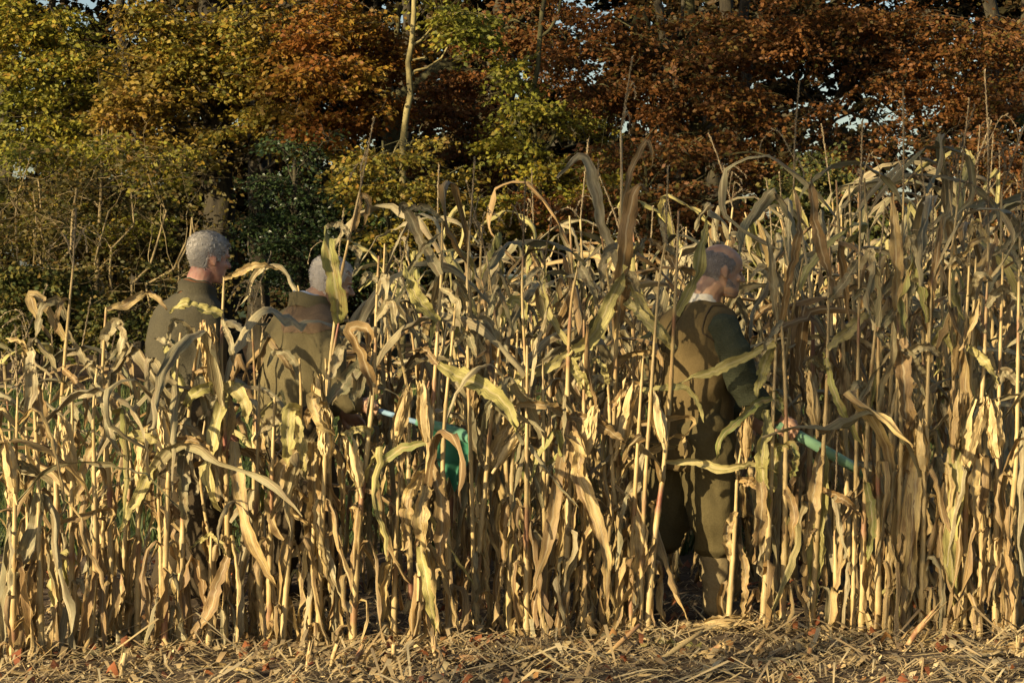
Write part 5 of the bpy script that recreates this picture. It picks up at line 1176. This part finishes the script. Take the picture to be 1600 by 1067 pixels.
# --- the white-haired man in the khaki coat, second from the left
Y2 = 10.5
m2 = Man('white-haired man in a khaki coat with tan shoulder patch holding the green flag', (P(466, 0, Y2).x, Y2, 0), R(36), P(458, 652, Y2), P(464, 549, Y2), P(484, 474, Y2), P(508, 478, Y2), R(18), R(15))
d2 = (P(735, 684, 10.30) - P(575, 637, 10.34)).normalized()
A2 = [dict(j=(P(500, 508, 10.34), P(524, 606, 10.31), P(556, 634, 10.34)), grip=(P(580, 638, 10.34), d2, .014, (-.1, -.45, .9))), dict(j=(P(440, 505, 10.68), P(470, 600, 10.82), P(530, 640, 10.84)))]
L2 = [dict(j=(P(476, 655, 10.4), P(500, 800, 10.38), P(500, 918, 10.42)), toe=(.8, .5, 0)), dict(j=(P(450, 655, 10.6), P(460, 800, 10.62), P(425, 918, 10.6)), toe=(.8, .5, 0))]
khaki = cloth_mat('coat_khaki', [(0.35, (0.125, 0.103, 0.052)), (0.65, (0.175, 0.146, 0.074))], 140, .3)
suede = cloth_mat('suede_tan', [(0.35, (0.14, 0.094, 0.054)), (0.65, (0.19, 0.13, 0.076))], 120, .3)
coat2 = dress_man(m2, dict(skin=SKIN_RED, arms=A2, legs=L2, trousers=darkt, coat=khaki, coat_name='coat', coat_sleeves=True, hem=-.14, wide=1.14, deep=1.1, belly=.02, nose=1.2, seed=6))
collar('collar', m2, .090, .062, khaki, 4, .6, .004, 1.06, parent=coat2)
collar('shirt_collar', m2, .072, .062, cloth_mat('shirt_blue', [(0.4, (0.28, 0.33, 0.42)), (0.6, (0.42, 0.46, 0.52))], 60), 5, .7, .012, 1.02)
# shoulder patch lies on the coat
me = coat2.data; cx_, sh2 = m2.nec, m2.rel(A2[0]['j'][0])
g = bmesh.new(); vm = {}
for p in me.polygons:
    c = Vector(p.center); q = c - (cx_.lerp(sh2, .62) - m2.F * .02)
    if c.z > sh2.z - .035 and (c - cx_).length > .085 and q.length < .155 and (c - m2.che).dot(m2.Rt) > .01:
        vs_ = []
        for i in p.vertices:
            if i not in vm: vm[i] = g.verts.new(me.vertices[i].co + me.vertices[i].normal * .0035)
            vs_.append(vm[i])
        g.faces.new(vs_)
pm = bpy.data.meshes.new('shoulder_patch'); g.to_mesh(pm); g.free(); obj('shoulder_patch', pm, suede, coat2, True)
def reg2(z, ph):
    p = head_pt(z, ph)
    if p.x > .05 and z < .185: return False
    if p.x > .03 and z < .135: return False
    if z < .045 + max(0, p.x + .07) * .55: return False
    return not (abs(p.y) > .06 and -.04 < p.x < .022 and z < .138)
hair_cap('hair', m2.Mh, reg2, .007, hair_white, m2.root)
blades_hair('hair_strands', m2.Mh, reg2, 4000, .036, flow_back, hair_white, m2.root, 4, .35, .005, clump=.5)

# --- the flag and the tube
def plastic(name, c, rough=.35):
    m, n, out = newmat(name); tc = N(n, 'ShaderNodeTexCoord'); a = N(n, 'ShaderNodeTexNoise', i_Scale=14.0, i_Detail=6.0); n.links.new(tc.outputs['Object'], a.inputs['Vector'])
    finish(n, out, ramp(n, [(.3, tuple(x * .75 for x in c)), (.7, tuple(min(1, x * 1.15) for x in c))], a.outputs[0]).outputs[0], rough, .0, a.outputs[0], .15, .4, .004); return m
a2, b2 = P(556, 631, 10.35), P(637, 655.5, 10.33); e2 = P(742, 690, 10.29)
fl = empty('hand_flag', P(580, 638, 10.34)); tag(fl, 'green cloth flag on a pale blue stick held out by the white-haired man', 'flag')
o_ = fl.location.copy()
g = Geo(); g.tube([P(548, 628.5, 10.35) - o_, P(600, 644, 10.337) - o_, P(660, 662, 10.32) - o_], [.0125, .0125, .0125], 12); g.build('stick', plastic('plastic_blue', (0.24, 0.38, 0.50)), fl)
greenp = plastic('plastic_green', (0.14, 0.32, 0.21)); 
g = Geo(); pts = [P(650, 658, 10.32) - o_, P(690, 668, 10.31) - o_, P(720, 678, 10.30) - o_, e2 - o_]
g.tube(pts, [.020, .027, .030, .022], 12); g.build('sleeve', greenp, fl)
rows = []
for i, v in enumerate(np.linspace(0, 1, 12)):
    row = []
    for u in np.linspace(0, 1, 16):
        q_ = u + (.62 - u) * .5 * v
        p = P(670 + 68 * q_ + 5 * math.sin(v * 6) * v, 664 + 22 * q_ + (86 - 34 * abs(u - .6) + 7 * math.sin(u * 13)) * v, 10.31) - o_
        p.y += .025 * math.sin(u * 9 + v * 2) * v + .02 * v * math.sin(v * 5) + .03 * v
        row.append(tuple(p))
    rows.append(row)
m, n, out = newmat('flag_cloth'); tc = N(n, 'ShaderNodeTexCoord'); a = N(n, 'ShaderNodeTexNoise', i_Scale=9.0, i_Detail=5.0); n.links.new(tc.outputs['Object'], a.inputs['Vector'])
finish(n, out, ramp(n, [(.3, (.035, .17, .095)), (.7, (.065, .24, .14))], a.outputs[0]).outputs[0], .6, .25, a.outputs[0], .3, .2)
g = Geo(); g.grid(rows); g.build('cloth', m, fl)
tb = empty('plastic_tube', P(1233, 672, 10.06)); tag(tb, 'plain pale green plastic tube slanting down from the waistcoated man\'s fist', 'tube')
o_ = tb.location.copy(); g = Geo()
A_, B_2 = P(1216, 662, 10.06), P(1352, 740, 10.06)
dd = (B_2 - A_).normalized()
g.tube([A_ - o_, A_.lerp(B_2, .5) - o_, B_2 - o_, B_2 - o_, B_2 - dd * .05 - o_], [.0245, .025, .025, .0215, .0215], 16); g.build('tube', plastic('plastic_pale_green', (0.20, 0.36, 0.22)), tb)
# ------------------------------------------------------------------ stubble, stalk pieces and litter on the ground
rl = random.Random(77)
STUB = noise_mat('stubble_straw', [(0.3, (0.20, 0.10, 0.05)), (0.48, (0.40, 0.28, 0.13)), (0.65, (0.50, 0.39, 0.20))], 22, 4, .7, 0, .4, True, .004)
def gz(p): return Vector((p.x, p.y, ground_h(p.x, p.y) if abs(p.x) < 4.2 and 6.9 < p.y < 13.2 else 0))
def cut_tube(g, pts, rad, n=8):
    g.tube(pts, rad, n)
    for q, s in ((pts[0], 1), (pts[-1], 1)): pass
NEAR = [('left edge under the ragged first plants', 0), ('at the foot of the snapped-top maize', 300), ('at the foot of the upright green leaf plant', 500), ('below the green flag', 640), ('below the ragged thick stalk', 880), ('below the waistcoated man', 1060), ('below the green tube', 1290), ('near the right edge', 1480)]
for i, (px, py, tx, ty, lab) in enumerate(((186, 1062, 190, 1020, 'short brown stubble stump with a forked dry tip at the lower left'), (478, 1052, 486, 1003, 'straight stubble stump, leftmost of the three below the upright green leaf'), (514, 1050, 526, 1008, 'thin stubble stump, middle one of the three below the upright green leaf'), (550, 1048, 561, 1002, 'thick stubble stump, rightmost of the three below the upright green leaf'),
                             (616, 1046, 617, 1004, 'stubble stump just left of the slim upright stump below the flag'), (680, 1040, 682, 992, 'slim upright stubble stump standing alone below the green flag'), (1098, 1030, 1132, 999, 'stubble stump leaning right below the waistcoated man\'s front boot'), (1132, 1026, 1138, 1000, 'stubby upright stump behind the leaning one below the front boot'), (1172, 1028, 1188, 1002, 'stubble stump right of the lying cob'),
                             (1262, 1030, 1264, 1004, 'reddish stubble stump below the middle of the green tube'), (1406, 1015, 1458, 955, 'long stubble stalk leaning right at the foot of the long hanging leaves'), (1552, 1015, 1566, 998, 'low stubble stump at the lower right'), (1590, 1022, 1600, 990, 'stubble stump cut by the right edge'))):
    b = gz(ground_at(px, py)); o = empty('stubble_stump', b); tag(o, lab, 'stump', 'cut maize stumps in front of the row')
    e = at(tx + rl.uniform(-9, 9), ty + rl.uniform(-5, 9), b.y - rl.uniform(-.05, .06)) - b; g = Geo(); r = rl.uniform(.008, .0115)
    g.tube([(0, 0, -.03), tuple(e * .45), tuple(e * .5), tuple(e * .95), tuple(e), tuple(e * .96)], [r * 1.1, r, r * 1.2, r, r * .95, .001], 8)
    g.build('stalk', STUB, o, False)
    g = Geo()
    for k in range(5):      # split, frayed rind at the cut
        a = rl.random() * 6.28; q = Vector((math.cos(a), math.sin(a), 0)) * r
        g.tube([tuple(e * .7 + q), tuple(e + q * 1.2), tuple(e * (1.05 + .35 * rl.random()) + q * rl.uniform(1, 3))], [.003, .0025, .0012], 4)
    for k in range(3):
        a = rl.random() * 6.28; q = Vector((math.cos(a), math.sin(a), 0)); 
        g.grid(blade([tuple(e * .3), tuple(e * .6 + q * .02), tuple(e * .55 + q * .05), tuple(q * .07 + Vector((0, 0, .01)))], .022, i * 9 + k, nseg=8, crumple=.4))
    g.build('sheath', M['tan'], o)
for i, (x0, y0, x1, y1, r, lab) in enumerate(((700, 1037, 765, 1035, .012, 'short pale stalk piece lying level below the flag'), (810, 1036, 905, 1008, .011, 'stalk piece lying slantwise below the ragged thick stalk'), (800, 1017, 870, 1018, .009, 'bright level stalk piece behind the slanting one'), (945, 1030, 1000, 975, .0095, 'stalk piece propped up left of the waistcoated man\'s boots'), (1025, 1036, 1098, 985, .010, 'long bare stalk propped towards the lying cob'),
                                              (370, 1050, 400, 1062, .008, 'small stalk piece below the snapped-top maize'), (1235, 1015, 1300, 1011, .007, 'thin straw lying level below the green tube'), (1480, 1040, 1570, 1025, .010, 'stalk piece lying at the lower right'), (30, 1060, 80, 1048, .008, 'thin stalk piece at the lower left corner'), (0, 962, 32, 950, .007, 'thin straw sticking in from the left edge'), (1290, 1055, 1345, 1035, .008, 'thin stalk piece lying below the right-hand stumps'), (590, 1062, 640, 1050, .009, 'broken stalk piece at the foot of the middle'))):
    a = gz(ground_at(x0, y0)); b = gz(ground_at(x1, max(y1, 992)))
    a.z += r * 1.2; b.z += r * 1.4
    if y1 < 992: b = at(x1, y1, a.y + .12)
    o = empty('fallen_stalk', a); tag(o, lab, 'stalk piece', 'maize stalk pieces on the ground')
    v = b - a; g = Geo(); g.tube([(0, 0, 0), tuple(v * .33), tuple(v * .36), tuple(v * .7), tuple(v * .98), tuple(v)], [r, r, r * 1.2, r, r * .95, .001], 8); g.build('stalk', M['stalk'], o, True)
# the fallen cob
a = gz(ground_at(1100, 990)); o = empty('fallen_cob', a + Vector((0, 0, .03))); tag(o, 'husked maize cob lying on the ground before the waistcoated man\'s front boot', 'cob')
o.rotation_euler = (0, R(88), R(8)); k = bpy.data.objects.new('husk', COB[1]); link(k, o); k.scale = (1, 1, 1.0)
# large fallen maize leaves
for i, (pts, w, mn, lab) in enumerate((([(520, 1062), (560, 1050), (605, 1020), (632, 1040)], .09, 'tan', 'large crumpled pale husk leaf at the bottom below the middle plants'), ([(0, 1055), (60, 1050), (110, 1052)], .06, 'tan', 'flat maize leaf lying in the lower left corner'), ([(870, 1003), (940, 1000), (1010, 1002), (1050, 1008)], .06, 'olive', 'long olive maize leaf lying before the waistcoated man\'s back boot'), ([(1000, 1012), (1050, 1010), (1100, 1020)], .07, 'green', 'greenish flattened maize leaf just left of the lying cob'),
                                       ([(1130, 1050), (1190, 1035), (1250, 1040)], .05, 'tan', 'pale maize leaf lying below the lying cob'), ([(1200, 1005), (1300, 1000), (1400, 992)], .04, 'olive', 'long narrow maize leaf stretched below the green tube'), ([(1430, 1010), (1480, 1000), (1530, 1006)], .06, 'tan', 'broad pale maize leaf on the ground at the lower right'), ([(1522, 1030), (1560, 1020), (1600, 1026)], .08, 'tan', 'wide flat maize leaf in the lower right corner'),
                                       ([(250, 1050), (330, 1046), (400, 1052)], .05, 'tan', 'pale maize leaf lying below the snapped-top maize'), ([(640, 1020), (700, 1012), (740, 1018)], .06, 'tan', 'curled pale maize leaf below the flag'), ([(110, 1030), (170, 1022), (215, 1030)], .045, 'olive', 'olive maize leaf lying by the forked stump'), ([(400, 1035), (440, 1028), (500, 1030)], .05, 'tan', 'maize leaf lying below the wide folded leaves'))):
    q = [gz(ground_at(*p)) + Vector((0, 0, .012 + .02 * rl.random() * (0 < j < len(pts) - 1))) for j, p in enumerate(pts)]
    o_ = q[0].copy(); me = leaf_mesh('fallen_leaf', [tuple(x - o_) for x in q], w, 3000 + i, roll=(rl.uniform(-.3, .3), rl.uniform(-.8, .8)), view=(0, 0, 1), ruffle=1.4)
    me.materials.append(M[mn]); o = link(bpy.data.objects.new('fallen_leaf', me)); o.location = o_; tag(o, lab, 'fallen leaf', 'large maize leaves lying on the ground')
# litter too small and too much to count
rng = np.random.default_rng(78)
def scatter(n, xr, yr, lmin, lmax, wmin, wmax, tilt, curl=.3, z0=.004, dens=None):
    P_ = np.stack([rng.uniform(*xr, n), rng.uniform(*yr, n)], 1)
    if dens is not None: P_ = P_[rng.random(n) < dens(P_)]
    n = len(P_); z = np.array([ground_h(x, y) for x, y in P_])
    a = rng.random(n) * 6.2832; L = rng.uniform(lmin, lmax, n) * .5; w = rng.uniform(wmin, wmax, n) * .5
    d = np.stack([np.cos(a), np.sin(a), rng.normal(size=n) * tilt], 1); s = np.stack([-np.sin(a), np.cos(a), rng.normal(size=n) * tilt * 1.5], 1)
    c = np.stack([P_[:, 0], P_[:, 1], z + z0 + np.abs(d[:, 2]) * L + rng.random(n) * .02], 1)
    up = np.array([0, 0, 1.0]) * (rng.random(n) * curl * L * 2)[:, None]
    V = np.stack([c - d * L[:, None] - s * w[:, None] * .7, c - d * L[:, None] + s * w[:, None] * .7, c + s * w[:, None] + up, c - s * w[:, None] + up, c + d * L[:, None] + s * w[:, None] * .5, c + d * L[:, None] - s * w[:, None] * .5], 1)
    b = np.arange(n)[:, None] * 6
    return V.reshape(-1, 3), np.concatenate([b + [0, 1, 2, 3], b + [3, 2, 4, 5]], 1).reshape(-1, 4)
STRAW = island_mat('straw_litter', [(0, (0.52, 0.39, 0.19)), (.3, (0.36, 0.25, 0.12)), (.5, (0.64, 0.52, 0.29)), (.7, (0.22, 0.15, 0.08)), (.85, (0.46, 0.35, 0.17)), (1, (0.58, 0.45, 0.22))], .12, .8)
def dn(P_): return np.array([(1.0 if y < 9.9 else .45) * min(1, max(.25, .85 + 1.3 * noise.noise((x * 1.7, y * 2.6, 3)))) for x, y in P_])
Vs, Fs = [], []; off = 0
for args in ((22000, (-3, 3.1), (7.9, 11.6), .02, .10, .0012, .005, .14), (3800, (-3, 3.1), (7.9, 10.6), .06, .26, .003, .012, .08), (7000, (-3, 3.1), (7.9, 10.2), .008, .022, .006, .014, .35), (420, (-3, 3.1), (7.9, 9.75), .15, .50, .008, .022, .04), (900, (-3, 3.1), (7.9, 9.9), .05, .14, .018, .04, .12)):
    v, f = scatter(*args, dens=dn); Vs.append(v); Fs.append(f + off); off += len(v)
o = obj('straw_litter', mesh_np('straw_litter', np.concatenate(Vs), np.concatenate(Fs)), STRAW); o['kind'] = 'stuff'; o['label'] = 'chopped straw and leaf scraps covering the soil'
LL = island_mat('beech_litter', [(0, (0.20, 0.065, 0.03)), (.4, (0.28, 0.10, 0.035)), (.7, (0.15, 0.06, 0.035)), (1, (0.34, 0.18, 0.06))], .2, .7)
v, f = scatter(750, (-3, 3.1), (7.9, 12), .03, .06, .02, .042, .35, .7)
o = obj('fallen_tree_leaves', mesh_np('fallen_tree_leaves', v, f), LL); o['kind'] = 'stuff'; o['label'] = 'russet tree leaves blown over the soil'
# clods
g = bmesh.new()
for i in range(420):
    x, y = rl.uniform(-2.9, 3), rl.uniform(8, 11); r = rl.uniform(.006, .026)
    mt = Matrix.Translation((x, y, ground_h(x, y) + r * .2)) @ Matrix.Rotation(rl.random() * 6, 4, 'Z') @ Matrix.Diagonal((r * rl.uniform(.7, 1.4), r * rl.uniform(.7, 1.3), r * .7, 1))
    v = bmesh.ops.create_icosphere(g, subdivisions=1, radius=1, matrix=mt)['verts']
    for q in v: q.co += Vector((rl.uniform(-1, 1), rl.uniform(-1, 1), rl.uniform(-1, 1))) * r * .2
me = bpy.data.meshes.new('soil_clods'); g.to_mesh(me); g.free()
o = obj('soil_clods', me, noise_mat('clod', [(.3, (.05, .036, .024)), (.7, (.13, .098, .065))], 30, 5, .95)); o['kind'] = 'stuff'; o['label'] = 'clods of dry soil'

# ------------------------------------------------------------------ unseen trees that shade: one behind the viewpoint, two added for the wood
def shade_tree(name, label, seed, target, dist, half_w, half_h, depth, n_leaf, size, mat, lean=0.0):
    """an unseen tree towards the sun; its crown is set where the sun's rays to the target pass"""
    rng = np.random.default_rng(seed)
    c = Vector(target) + SUN_DIR * (dist / math.cos(R(SUN_EL)))
    base = Vector((c.x + lean, c.y - .5, 0)); root = empty(name, base); tag(root, label, 'tree', 'trees standing in the open field')
    side = np.array([math.cos(R(SUN_AZ)), -math.sin(R(SUN_AZ)), 0]); fw = np.array([math.sin(R(SUN_AZ)), math.cos(R(SUN_AZ)), 0])
    blobs = []
    nb = max(6, int(half_w * half_h * 1.6)); cz = np.array(c)
    for i in range(nb):
        a = rng.uniform(-1, 1, 3); p = cz + side * a[0] * half_w * .85 + fw * a[1] * depth * .6 + np.array([0, 0, a[2] * half_h * .75])
        blobs.append((tuple(p), (half_w * .42, depth * .5, half_h * .42), n_leaf // nb))
    V, Fc, tw = leaf_cloud(rng, blobs, size, 40, .35)
    bz = np.array(base); g = Geo()
    top = np.array([c.x - base.x, c.y - base.y, c.z + half_h * .5])
    q = limb_path(rng, (0, 0, -.1), top, .05, 9); r = .10 + .012 * c.z; g.tube(q, list(np.linspace(r, r * .3, 9)), 9)
    for b in blobs: g.tube(limb_path(rng, q[4 + rng.integers(3)], np.array(b[0]) - bz, .12, 6), list(np.linspace(r * .3, .012, 6)), 5)
    g.build('trunk', M['bark'], root); tg = Geo()
    for t in tw: tg.tube([tuple(np.array(p) - bz) for p in t], [.006, .005, .003], 3)
    tg.build('twigs', M['bark'], root)['kind'] = 'stuff'
    obj('crown', mesh_np('crown', V - bz, Fc), mat, root)
shade_tree('ash_tree', 'thinly leaved tree in the field behind the viewpoint, out of the photo', 61, (1.45, 9.7, 2.05), 20, 2.4, 0.95, 1.2, 5800, .11, L_YEL)
shade_tree('added_shade_oak', 'broad oak added out of view on the left to shade the copper beech', 62, (4.6, 36, 4.2), 34, 3.9, 3.6, 2.5, 9500, .13, L_AMBER)  # added, never in view; its crown only dims the right-hand trees
shade_tree('added_dapple_lime', 'gappy lime tree added out of view far left to dapple the golden trees', 63, (-5.0, 34, 2.6), 34, 4.2, 3.2, 2.0, 4200, .14, L_YEL)  # unseen tree put in for broken shade over the golden crowns
